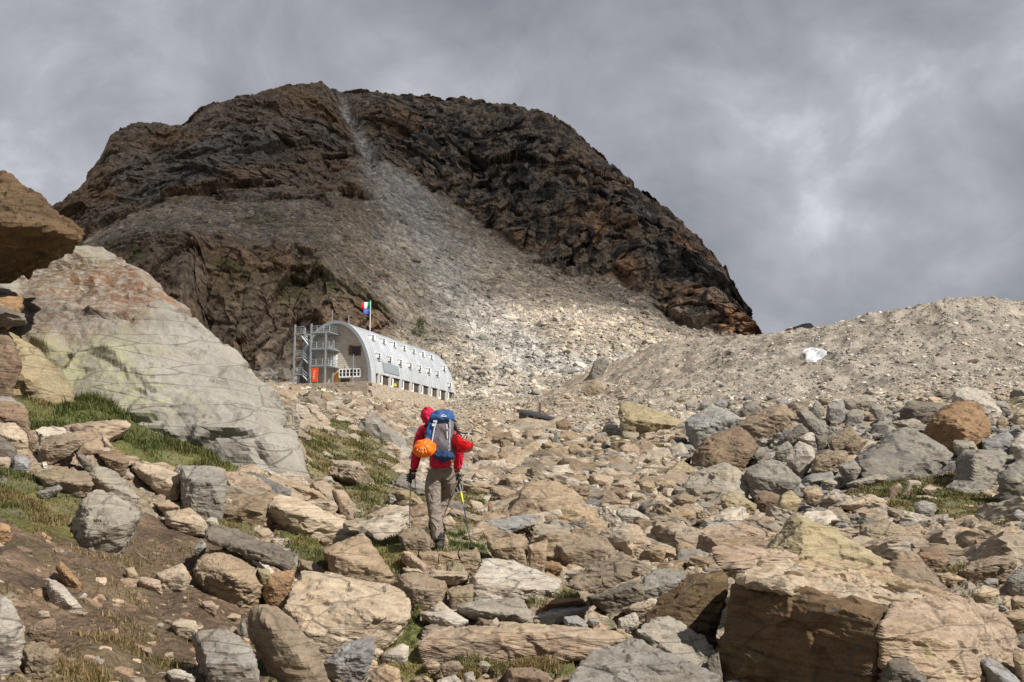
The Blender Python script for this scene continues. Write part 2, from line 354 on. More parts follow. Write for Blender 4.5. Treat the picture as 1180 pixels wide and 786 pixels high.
# ---------- the mountain behind: toe, lower crag, scree, upper cliff, crest, far side ----------
MT = {
 -500: [(150, 470), (200, 450), (215, 440), (240, 410), (270, 400), (290, 390), (305, 380), (330, 370), (370, 380), (460, 460)],
 -150: [(150, 470), (200, 445), (215, 430), (240, 370), (270, 355), (290, 345), (305, 335), (325, 325), (365, 340), (460, 440)],
 0: [(150, 470), (200, 440), (215, 425), (240, 345), (270, 325), (290, 310), (305, 295), (322, 285), (365, 300), (460, 430)],
 68: [(150, 470), (200, 440), (213, 420), (238, 320), (268, 296), (290, 280), (307, 258), (322, 238), (365, 250), (460, 420)],
 95: [(150, 470), (195, 440), (208, 420), (232, 305), (268, 282), (293, 264), (312, 236), (330, 211), (372, 222), (460, 400)],
 118: [(150, 470), (190, 440), (203, 420), (226, 292), (266, 270), (296, 250), (318, 215), (336, 180), (380, 190), (465, 400)],
 128: [(150, 470), (188, 440), (202, 422), (224, 286), (265, 264), (297, 244), (320, 200), (340, 153), (384, 165), (465, 390)],
 150: [(150, 470), (186, 440), (198, 422), (220, 278), (263, 255), (298, 234), (322, 192), (345, 146), (390, 156), (470, 380)],
 210: [(150, 470), (183, 442), (194, 426), (214, 276), (260, 243), (300, 216), (325, 182), (352, 145), (400, 152), (480, 370)],
 240: [(192, 478), (205, 452), (211, 426), (225, 284), (260, 243), (303, 212), (332, 168), (360, 122), (405, 130), (490, 360)],
 290: [(192, 478), (205, 452), (211, 428), (225, 296), (260, 246), (310, 206), (345, 154), (375, 112), (420, 118), (500, 350)],
 335: [(192, 478), (205, 458), (211, 428), (225, 298), (260, 248), (316, 212), (356, 148), (388, 100), (430, 106), (510, 350)],
 372: [(192, 478), (205, 458), (211, 426), (225, 302), (260, 252), (322, 216), (366, 140), (400, 97), (445, 103), (520, 350)],
 384: [(192, 478), (205, 458), (211, 423), (225, 318), (260, 257), (326, 208), (375, 142), (410, 106), (450, 110), (520, 350)],
 400: [(192, 478), (205, 458), (211, 420), (225, 334), (260, 264), (332, 196), (390, 146), (425, 107), (465, 110), (530, 350)],
 440: [(192, 478), (205, 458), (211, 416), (225, 362), (260, 288), (345, 188), (395, 142), (430, 108), (470, 112), (530, 350)],
 480: [(192, 478), (205, 458), (211, 440), (225, 395), (265, 310), (350, 208), (390, 152), (432, 112), (470, 118), (530, 350)],
 560: [(150, 482), (185, 462), (200, 442), (216, 412), (270, 338), (345, 266), (378, 190), (430, 119), (470, 124), (530, 350)],
 620: [(150, 482), (187, 460), (204, 436), (220, 405), (268, 355), (327, 301), (358, 215), (418, 129), (460, 134), (520, 350)],
 660: [(150, 482), (188, 455), (205, 430), (220, 402), (262, 362), (313, 322), (348, 235), (405, 149), (450, 155), (510, 350)],
 672: [(150, 482), (188, 452), (205, 428), (220, 401), (261, 364), (310, 328), (345, 240), (400, 166), (445, 172), (505, 350)],
 720: [(150, 482), (188, 440), (205, 420), (220, 402), (256, 374), (296, 352), (326, 275), (382, 206), (425, 212), (490, 360)],
 762: [(150, 482), (188, 430), (205, 416), (220, 404), (252, 384), (288, 370), (315, 300), (366, 240), (405, 246), (480, 370)],
 800: [(150, 482), (188, 420), (205, 412), (220, 404), (248, 392), (281, 379), (302, 325), (350, 274), (390, 280), (460, 380)],
 828: [(150, 482), (188, 415), (205, 410), (220, 405), (245, 398), (275, 385), (293, 345), (334, 304), (370, 312), (440, 390)],
 845: [(150, 482), (188, 415), (205, 410), (220, 406), (243, 400), (271, 388), (286, 358), (322, 334), (350, 345), (420, 400)],
 862: [(150, 482), (188, 418), (205, 412), (220, 410), (240, 406), (266, 392), (278, 374), (305, 361), (330, 372), (400, 410)],
 874: [(150, 482), (188, 420), (205, 415), (220, 412), (240, 410), (262, 404), (272, 396), (298, 388), (320, 398), (390, 420)],
 920: [(150, 482), (188, 430), (205, 430), (220, 430), (240, 430), (262, 430), (272, 430), (298, 432), (320, 440), (390, 450)],
 1500: [(150, 482), (188, 440), (205, 440), (220, 440), (240, 440), (262, 440), (272, 440), (298, 440), (320, 450), (390, 460)]}
mc = sorted(MT); K = 10
CP = np.array([[P3(p, y, d) for d, y in MT[p]] for p in mc])      # columns x K x 3
NU, NV = 1250, 560
pxs = np.concatenate([np.linspace(-450, 40, 120, endpoint=False), np.linspace(40, 900, NU-150, endpoint=False), np.linspace(900, 1400, 30)])
kw = np.array([.3, .6, 1.3, .9, 1.0, 1.3, 1.3, .5, .4]); kc = np.concatenate([[0], np.cumsum(kw)]); kc /= kc[-1]
ks = np.interp(np.linspace(0, 1, NV), kc, np.arange(K))
iu, tu = hermite_u(pxs, np.array(mc, float)); ik = np.clip(ks.astype(int), 0, K-2); tk = ks-ik
A = CP[iu][:, ik]; B = CP[iu+1][:, ik]; A2 = CP[iu][:, ik+1]; B2 = CP[iu+1][:, ik+1]
tu_ = tu[:, None, None]; tk_ = tk[None, :, None]
MP = (A*(1-tu_)+B*tu_)*(1-tk_)+(A2*(1-tu_)+B2*tu_)*tk_            # NU x NV x 3
# soften creases except at the crest
def soft(P, n):
    for _ in range(n):
        Q = P.copy(); Q[1:-1] = (P[:-2]+2*P[1:-1]+P[2:])/4; Q[:, 1:-1] = (Q[:, :-2]+2*Q[:, 1:-1]+Q[:, 2:])/4; P = Q
    return P
MPs = soft(MP, 6)
wc = np.exp(-((ks-7)/.5)**2)[None, :, None]; MP = MPs*(1-wc)+soft(MP, 2)*wc
du = np.gradient(MP, axis=0); dv = np.gradient(MP, axis=1); N = np.cross(du, dv); N /= np.linalg.norm(N, axis=2)[..., None]+1e-9
P = MP.reshape(-1, 3); N = N.reshape(-1, 3)
KS = np.repeat(ks[None, :], NU, 0).ravel(); PX = np.repeat(pxs[:, None], NV, 1).ravel()
steep = sstep(.82, .62, np.abs(N[:, 2]))
wob = fbm(P*.025, 4)
left_cut = sstep(470, 430, PX+30*wob)                                # the lower crag ends behind the hut
low = sstep(1.9, 2.1, KS+.1*wob)*sstep(3.35, 3.0, KS+.3*wob)*left_cut
up = sstep(4.85, 5.15, KS+.35*wob)*sstep(8.2, 7.9, KS)
gully = np.exp(-((PX-(430-(KS-5)*21+7*wob))/8)**2)*sstep(4.7, 5.0, KS)*sstep(7.3, 6.4, KS)
leftup = sstep(470, 380, PX)*sstep(3.9, 4.7, KS+.5*wob)*sstep(8.2, 8., KS)*(.5+.5*sstep(-.2, .3, fbm(P*.05+4, 3)))
cliff = np.clip(np.maximum(np.maximum(low, up), leftup), 0, 1)*(1-gully)
crest = np.exp(-((KS-7)/.45)**2)
# blocky, jointed rock: offsets constant within each block, at three sizes
warp = np.stack([fbm(P*.03+i*9, 3) for i in range(3)], 1)*2.5
R = np.array([[.96, .05, .27], [-.05, 1., .0], [-.27, 0., .96]])
def block(scale, seed, ani=(1, 1, .42)):
    v, gap, g, tl = cells(((P+warp)@R)*np.array(ani)/scale, seed); return v-.5, gap, tl
b1, g1, d1 = block(24, 1); b2, g2, d2 = block(9, 2); b3, g3, d3 = block(3.6, 3, (1, 1, .8)); b4, g4, d4 = block(1.7, 4, (.8, .8, 1.3))
amp = cliff*(1-.8*crest)
disp = amp*(b1*4.5+d1*6+b2*2.4+d2*3.2+b3*.9+d3*1.3+b4*.3+d4*.5+.8*ridged(P*np.array([.05, .05, .02]), 3)+sstep(430, 520, PX)*up*(5.5*fbm(P*np.array([.07, .07, .012])+55, 3)+1.6*ridged(P*np.array([.12, .12, .012]), 2))-.5*sstep(.08, 0, g2))
strata = np.sin((P[:, 2]*.75+P[:, 0]*.28+6*fbm(P*.02, 3))*.55); disp += amp*.5*sstep(560, 420, PX)*np.sign(strata)*np.abs(strata)**.5
scree = 1-cliff
rub1, gr1, _ = block(3.2, 6, (1, 1, 1)); rub2, gr2, _ = block(1.3, 7, (1, 1, 1))
ledge = np.clip(fbm(P*.035+7, 3)*2, 0, 1)*sstep(480, 380, PX)
disp += scree*(1-crest)*(.9*fbm(P*.03, 3)+(.35+1.0*ledge)*(rub1*.9*sstep(0, .15, gr1)+.3)+.35*rub2*sstep(0, .15, gr2))
disp -= gully*3
# ragged crest
disp_up = crest*(1.5*b3+.8*d3+1.6*b2+.3*b4+.8*fbm(P*.06, 3))
Nf = N*np.sign(-N[:, 1]+1e-12)[:, None]; dirv = Nf*(1-cliff[:, None])+np.array([0, -.95, .2])*cliff[:, None]; P = P+dirv*disp[:, None]
P[:, 2] += disp_up
# the rocks' own colours
cc = np.array([.165, .132, .10])*(1+.0*P)
c2 = np.array([.20, .13, .078]); c3 = np.array([.125, .12, .115])
f1 = sstep(-.15, .5, fbm(P*.03+20, 4)+.5*(b2)); cc = cc*(1-f1[:, None]*.7)+c2*f1[:, None]*.7
rightw = sstep(560, 840, PX)*up; o = sstep(-.1, .5, fbm(P*np.array([.05, .05, .02])+40, 4)+.3*b1)*rightw
cc = cc*(1-o[:, None]*.75)+np.array([.30, .165, .085])*o[:, None]*.75
f3 = sstep(.05, .5, fbm(P*.02+60, 4)); cc = cc*(1-f3[:, None]*.6)+c3*f3[:, None]*.6
st = sstep(-.05, .3, fbm(P*np.array([.22, .22, .018])+80, 4))*sstep(400, 470, PX)*up      # water-blackened streaks down the face
cc = cc*(1-st[:, None]*.8)+np.array([.022, .022, .024])*st[:, None]*.8
cc *= (.8+.4*(b3+.5)[:, None])*(.85+.3*(b4+.5)[:, None])
sc = np.array([.29, .248, .195])*(1+.2*fbm(P*.05+3, 4)[:, None]); lo_ = sstep(3.6, 2.4, KS)[:, None]; sc = sc*(1-lo_)+np.array([.30, .265, .212])*lo_*(1+.12*fbm(P*.05+3, 4)[:, None])
browner = sstep(470, 400, PX)*sstep(2.5, 3.2, KS); sc = sc*(1-.42*browner[:, None])+np.array([.15, .11, .08])*.42*browner[:, None]
chan = np.exp(-((PX-(430+(5.3-KS)*70+16*wob))/48)**2)*sstep(1.5, 2.8, KS)*sstep(5.9, 5.2, KS)
chan2 = .85*np.clip(chan*1.3+.7*fbm(P*.07, 4)*(chan > .05), 0, 1)[:, None]
sc = sc*(1-chan2)+np.array([.315, .30, .275])*chan2
gl = gully[:, None]; sc = sc*(1-gl)+np.array([.36, .34, .32])*gl
sc *= (.72+.56*(rub1+.5)[:, None])*(.72+.56*(rub2+.5)[:, None])
grn = sstep(.1, .45, fbm(P*.06+90, 4))*low*sstep(2.4, 2.9, KS)*.7+sstep(.25, .5, fbm(P*.08+33, 4))*scree*sstep(480, 400, PX)*.35
cw = cliff[:, None]; cc = cc*1.15; sc = sc*(1+.15*sstep(3.2, 4.2, KS)[:, None]); mcol = cc*cw+sc*(1-cw); mcol = mcol*(1-grn[:, None])+np.array([.07, .075, .025])*grn[:, None]
t = NT('mountain_rock'); at = t.new('ShaderNodeVertexColor'); at.layer_name = 'Col'; co = t.coord()
mp = t.new('ShaderNodeMapping'); t.L(co, mp.inputs[0]); mp.inputs['Scale'].default_value = (1, 1, .28)
n1 = t.noise(co, .5, 8, .7); n2 = t.vor(co, 1.1, 'F1', 'Color'); n3 = t.noise(mp.outputs[0], .3, 8, .72, .2); n4 = t.vor(co, 1.1); n5 = t.vor(co, .45)
sep = t.new('ShaderNodeSeparateColor'); t.L(n2, sep.inputs[0])
c = t.mix(1., at.outputs['Color'], t.mix(t.rng(n1, .3, .7), (.6, .6, .62), (1.45, 1.4, 1.35)), 'MULTIPLY')
c = t.mix(1., c, t.mix(sep.outputs[0], (.7, .7, .7), (1.3, 1.3, 1.28)), 'MULTIPLY')
c = t.mix(t.rng(n3, .52, .64, 0, .5), c, t.mix(1., c, (.45, .43, .42), 'MULTIPLY'))
nm = t.bump(n5, .7, 1.0); nm = t.bump(n3, .8, .8, nm); nm = t.bump(n1, .8, .5, nm); nm = t.bump(n4, .8, .35, nm)
M_mount = t.fin(c, nm)
i = (np.arange(NU-1)[:, None]*NV+np.arange(NV-1)[None, :]).ravel()
mountain = np_obj('mountain', P, np.stack([i, i+NV, i+NV+1, i+1], 1), M_mount, colors=mcol, smooth=False)
tag(mountain, None, None, kind='structure')
MTN = dict(P=P, N=N, KS=KS, PX=PX, cliff=cliff, chan=chan2[:, 0], col=mcol)
# land behind everything, out to the horizon, and one far hill in the gap by the moraine
gx = np.linspace(-6000, 6000, 60); gy = np.concatenate([np.linspace(-60, 240, 30), np.linspace(300, 9000, 30)])
X, Y = np.meshgrid(gx, gy); Z = np.full(X.shape, -9.)+4*fbm(np.stack([X, Y, X*0], -1).reshape(-1, 3)*.01, 3).reshape(X.shape)
t = NT('far_ground'); M_far = t.fin(t.mix(t.rng(t.noise(t.coord(), .02, 6), .3, .7), (.10, .09, .06), (.2, .18, .15)))
o = np_obj('terrain', np.stack([X, Y, Z], -1).reshape(-1, 3), grid_faces(60, 60), M_far); tag(o, None, None, kind='structure')
hx = np.linspace(880, 990, 80); prof = np.interp(hx, [880, 900, 912, 920, 930, 936, 950, 990], [400, 380, 375, 371, 370, 375, 385, 410])
tt = np.linspace(-1, 1, 24); V = []
for x_, y_ in zip(hx, prof):
    a_, e_ = ray(x_, y_)
    for q_ in tt:
        d_ = 620+q_*160; V.append((a_*620, d_, e_*620*(1-abs(q_)**1.3)-10*abs(q_)))
V = np.array(V); V[:, 2] += 1.2*fbm(V*.06, 4)
i = (np.arange(79)[:, None]*24+np.arange(23)[None, :]).ravel()
t = NT('far_hill_rock'); M_hill = t.fin(t.mix(t.rng(t.noise(t.coord(), .08, 6), .35, .65), (.045, .045, .05), (.09, .085, .08)))
o = np_obj('hill', V, np.stack([i, i+24, i+25, i+1], 1), M_hill); tag(o, None, None, kind='structure')
# ---------- snow patch on the moraine ----------
V = []; mfaces = []; ns, rg = 40, 9; d0_ = hit(938, 409)
for r_ in range(rg+1):
    for k_ in range(ns if r_ else 1):
        a_ = 2*math.pi*k_/ns; f_ = (r_/rg)*(1+.13*math.sin(3*a_+.6)+.08*math.sin(5*a_)+.05*math.sin(11*a_))
        px_, py_ = 938+13.5*f_*math.cos(a_), 409-8.2*f_*math.sin(a_); t_ = hit(px_, py_); x_ = float(ray(px_, py_)[0]*t_)
        V.append((x_, t_))
V = np.array(V); V = np.c_[V, H(V[:, 0], V[:, 1])+.17]; V[-ns:, 2] -= .16
for k_ in range(ns): mfaces.append((0, 1+(k_+1) % ns, 1+k_))
for r_ in range(rg-1):
    for k_ in range(ns):
        a_ = 1+r_*ns+k_; b_ = 1+r_*ns+(k_+1) % ns; mfaces.append((a_, b_, b_+ns, a_+ns))
mb = MB(); mb.add(V, mfaces); o = mb.build('snow', plain('snow_surface', (.60, .61, .62), .6, bump=(2., .2), var=.1), smooth=True); tag(o, None, None, kind='stuff')
# ---------- rocks ----------
def make_ico(n):
    bm = bmesh.new(); bmesh.ops.create_icosphere(bm, subdivisions=n, radius=1); bm.verts.ensure_lookup_table()
    v = np.array([x.co[:] for x in bm.verts]); f = np.array([[q.index for q in p.verts] for p in bm.faces]); bm.free()
    return v/np.linalg.norm(v, axis=1)[:, None], f
ICO = {n: make_ico(n) for n in range(1, 8)}
def hull_planes(pts):
    bm = bmesh.new()
    for p in pts: bm.verts.new(p)
    r = bmesh.ops.convex_hull(bm, input=bm.verts[:])
    bm.normal_update(); out = []
    c = np.mean(np.array([v.co[:] for v in bm.verts if v.link_faces]), axis=0)
    for f in bm.faces:
        n = np.array(f.normal[:]); d = float(np.dot(n, np.array(f.verts[0].co[:])-c))
        if d < 0: n, d = -n, -d
        if f.calc_area() < 1e-9: continue
        if not any(np.dot(n, q[0]) > .985 and abs(d-q[1]) < .05*abs(d)+1e-4 for q in out): out.append((n, max(d, 1e-3)))
    bm.free()
    return c, np.array([o[0] for o in out]), np.array([o[1] for o in out])
def polytope(N, D, dims, sub, seed, p=55, rough=1.0, layer=None, wear=1.0, cuts=0, verts=None, layk=1.):
    """solid bounded by planes (N, D) about the origin, edges worn, faces broken by noise"""
    v, f = ICO[sub]; s = float(np.mean(sorted(dims)[-2:]))
    if cuts:
        rc = np.random.default_rng(int(seed*10)+3); nc = rc.normal(size=(cuts, 3))*np.array([1, 1, .9]); nc /= np.linalg.norm(nc, axis=1)[:, None]
        if verts is not None: sup = (verts@nc.T).max(0)
        N = np.concatenate([N, nc]); D = np.concatenate([D, sup*rc.uniform(.80, .965, cuts)])
    q = v*np.array(dims); u = q/np.linalg.norm(q, axis=1)[:, None]
    off = seed*13.7
    dd = D[None, :]*(1+.035*wear*np.stack([perlin(u*2.3+off+k*5.1) for k in range(len(D))], 1)) if sub > 2 else D[None, :]*np.ones((len(u), 1))
    w = np.maximum(u@N.T, 1e-4)/dd
    big = w.max(1)[:, None]; e = (w/big)**p; tot = e.sum(1); r = 1/(big[:, 0]*tot**(1/p))
    nn = (e/tot[:, None])@N; nn /= np.linalg.norm(nn, axis=1)[:, None]+1e-9
    P = u*r[:, None]
    if sub > 2:
        g = P/s
        disp = .012*fbm(g*3+off, 3)+.007*ridged(g*7+off+3, 3)
        cv, gap, cd, tl = cells(g*np.array([3.2, 3.2, 5])+.22*np.stack([perlin(g*4+k*7+off) for k in range(3)], 1)+off, int(seed) % 200)
        disp = disp+(.045*(cv-.5)+.10*tl)*sstep(0, .16, gap)
        if sub > 4:
            cv, gap, cd, tl = cells(g*np.array([9, 9, 15])+.3*np.stack([perlin(g*9+k*7+off) for k in range(3)], 1)+off, int(seed) % 100)
            disp = disp+(.009*(cv-.5)+.022*tl)*sstep(0, .2, gap)
        L = np.array(layer if layer is not None else (.25, .1, 1.)); L = L/np.linalg.norm(L)
        h = g@L; lay = perlin(np.stack([h*16+off, g[:, 0]*1.3, g[:, 1]*1.3], 1)); lay2 = perlin(np.stack([h*42+off, g[:, 0]*3, g[:, 1]*3], 1))
        disp = disp+layk*(.03*lay+.012*lay2)*np.clip(1-np.abs(nn@L)**2*1.2, 0, 1)
        if sub > 4: disp = disp+.008*fbm(g*28+off, 2)
        P = P+nn*(disp*s*rough)[:, None]
    return P, f
TINT = dict(t=(.30, .235, .165), p=(.37, .31, .235), g=(.215, .205, .185), b=(.19, .14, .10), o=(.27, .175, .10), d=(.15, .135, .115),
            w=(.36, .335, .295), r=(.32, .255, .195), u=(.25, .25, .25), k=(.115, .078, .044), m=(.24, .195, .145), y=(.31, .265, .17), q=(.275, .255, .215))
M_rock = rock_material('gneiss', 'object', 1.0, .5, .3)
M_big = rock_material('gneiss_lichened', 'object', .6, .9, .8)
M_dark = rock_material('gneiss_far', 'object', .55, .6, .1)
HEROES = []
def rock(name, label, col, spec, D=None, sub=None, rough=.62, layk=1., mat=None, group=None, amt=None, p=55, back=.8, lay=None, sink=.25, cat=None):
    pts = [tuple(float(q) for q in s.split(',')) for s in spec.split()]
    px = np.array([q[0] for q in pts]); py = np.array([q[1] for q in pts]); w = px.max()-px.min(); h = py.max()-py.min()
    kb = int(np.argmax(py))
    if D is None:
        base = [hit(px[k], min(py[k], 900), 3.2) for k in np.argsort(-py)[:2]]; D = min(base)
    wm = w*D/F; hm = h*D/F; r = random.Random(hash_s(label)); V = []
    thick = back*min(wm, hm*2.2); explicit = any(len(q) == 3 for q in pts)
    fr = []
    for q in pts:
        t_ = (py.max()-q[1])/max(h, 1)
        dd = q[2] if len(q) == 3 else (0 if explicit else .62*thick*t_**1.3)
        fr.append((q[0], q[1], D+dd))
    if not explicit:
        xa, xb = px.min()+.2*w, px.max()-.2*w; t0 = r.uniform(.42, .68); sl = r.uniform(-.14, .14)
        for x_, tt_ in ((xa, t0+sl), (xb, t0-sl)):
            # stay inside the outline
            ys = [y for y in np.linspace(py.min(), py.max(), 60) if inpoly(np.array([x_]), np.array([y]), [(a, b) for a, b in zip(px, py)])[0]]
            if ys: fr.append((x_, ys[-1]-(ys[-1]-ys[0])*tt_, D-.10*wm))
    W3 = [P3(*q) for q in fr]; cx = np.mean([P3(q[0], q[1], D)[0] for q in fr]); cz = np.mean([v[2] for v in W3]); zb = min(v[2] for v in W3)
    if back > 0:
        for q, (_, _, d_) in zip(pts, fr):
            W3.append(P3(px.mean()+(q[0]-px.mean())*.86, py.mean()+(q[1]-py.mean())*.86, d_+thick*r.uniform(.75, 1.0)))
    for v in list(W3):
        if v[2] < zb+.3*hm: W3.append(np.array([cx+(v[0]-cx)*.95, v[1]+.02, v[2]-sink*max(hm, .15*wm)]))
    W3 = np.array(W3); c, N_, D_ = hull_planes(W3); dims = (W3.max(0)-W3.min(0))/2
    if sub is None: sub = 6 if w > 130 else 5 if w > 38 else 4 if w > 13 else 3
    P_, f_ = polytope(N_, D_, dims, sub, (hash_s(label) % 997)/10., p=p, rough=rough, layer=lay, cuts=2 if explicit and w > 90 else 7, verts=W3-c, layk=layk)
    o = np_obj(name, P_, f_, mat or M_rock, smooth=False); o.location = c
    T = np.array(TINT[col])*r.uniform(.98, 1.16); o.color = (*T, r.uniform(.2, 1.) if amt is None else amt)
    o['kind'] = 'thing'; tag(o, label, cat or ('boulder' if w > 45 else 'rock'), group)
    HEROES.append(dict(o=o, px=px.mean(), py=py.mean(), w=w, h=h, d=D, label=label, c=c, dims=dims))
    return o
def hash_s(s):
    h = 5381
    for ch in s: h = (h*33+ord(ch)) & 0xffffff
    return h
# ---------- the outcrop on the left ----------
rock('boulder', 'huge smooth grey boulder with rusty top and yellow lichen, rising above the left grass bank', 'g',
 '101,279,2.6 128,283,2.8 165,318,2.5 200,352,2.2 242,388,1.9 292,430,1.5 326,470,1.2 348,508,.7 360,535,.3 364,553,0 350,561,-.2 300,541,-.3 225,514,-.5 160,487,-.6 100,455,-.6 40,450,-.4 -60,460,0 -60,330,1.5 35,322,1.6 62,297,2.2 95,372,.5 185,362,.9 250,470,-.25 150,430,-.3 200,415,.25 285,490,-.45 120,400,.1', D=15.2, sub=7, mat=M_big, amt=.25, back=.55, p=36, rough=.6, layk=.25, lay=(.9, .2, .6))
O1 = HEROES[-1]
def on_O1(px, py, d): return tuple(P3(px, py, d)-O1['c'])
O1['o'].data.materials[0] = rock_material('gneiss_outcrop', 'object', .6, .6, .3, fol=.22, stains=[(on_O1(150, 325, 17.2), 1.5, (.74, .53, .38), .95), (on_O1(80, 345, 16.2), 1.5, (.64, .46, .34), .95),
  (on_O1(190, 360, 17.), .7, (.95, .62, .42), .7), (on_O1(70, 300, 17.2), .9, (.62, .55, .47), .7), (on_O1(110, 415, 15.), .85, (.29, .29, .13), .42), (on_O1(150, 425, 14.8), .6, (.28, .28, .14), .42), (on_O1(45, 410, 15.), .8, (.28, .28, .14), .42)])
rock('boulder', 'dark rust-brown boulder perched overhanging at the upper left corner', 'k',
 '-90,172,1.2 0,199,1.0 42,226,.9 72,249,.8 95,268,.6 97,279,.5 80,292,.9 60,297,1.0 20,320,1.3 0,327,1.5 -90,345,1.6 -90,255,-.3 0,258,-.5 40,262,-.35 85,273,.1', D=14.4, sub=7, rough=1.1, mat=M_big, amt=.6, back=.2, sink=0., p=44)
rock('rock_slab', 'orange ledge of rock tucked under the perched overhanging boulder', 'o', '-60,345 0,340 28,343 20,368 0,380 -60,385', D=14.0, back=1.2, mat=M_big)
rock('rock_slab', 'thin dark flake sticking out below the orange ledge at the left edge', 'd', '-30,355 0,352 28,363 31,370 0,372 -30,374', D=13.7, back=1.)
rock('boulder', 'wedge of rock thick with yellow lichen at the left edge above the grass', 'y', '-70,372 0,378 28,392 55,415 78,440 88,456 45,466 0,470 -70,480', D=14.0, mat=M_big, amt=.5, sub=6, back=.7)
rock('rock', 'brown bulge of rock at the left edge between flake and lichened wedge', 'b', '-40,374 0,374 16,390 26,420 10,452 -40,460', D=13.6, mat=M_big, sub=5)
rock('rock', 'cracked block on the right shoulder of the huge smooth boulder', 'q', '314,468,1.2 325,464,1.2 341,472,.9 346,484,.8 341,500,.9 338,508,1. 328,498,.7', D=15.6, sub=5, mat=M_big)
rock('rock', 'small knob of rock low on the right side of the huge smooth boulder', 't', '340,508 348,511 353,520 350,527 342,520', D=16.0)
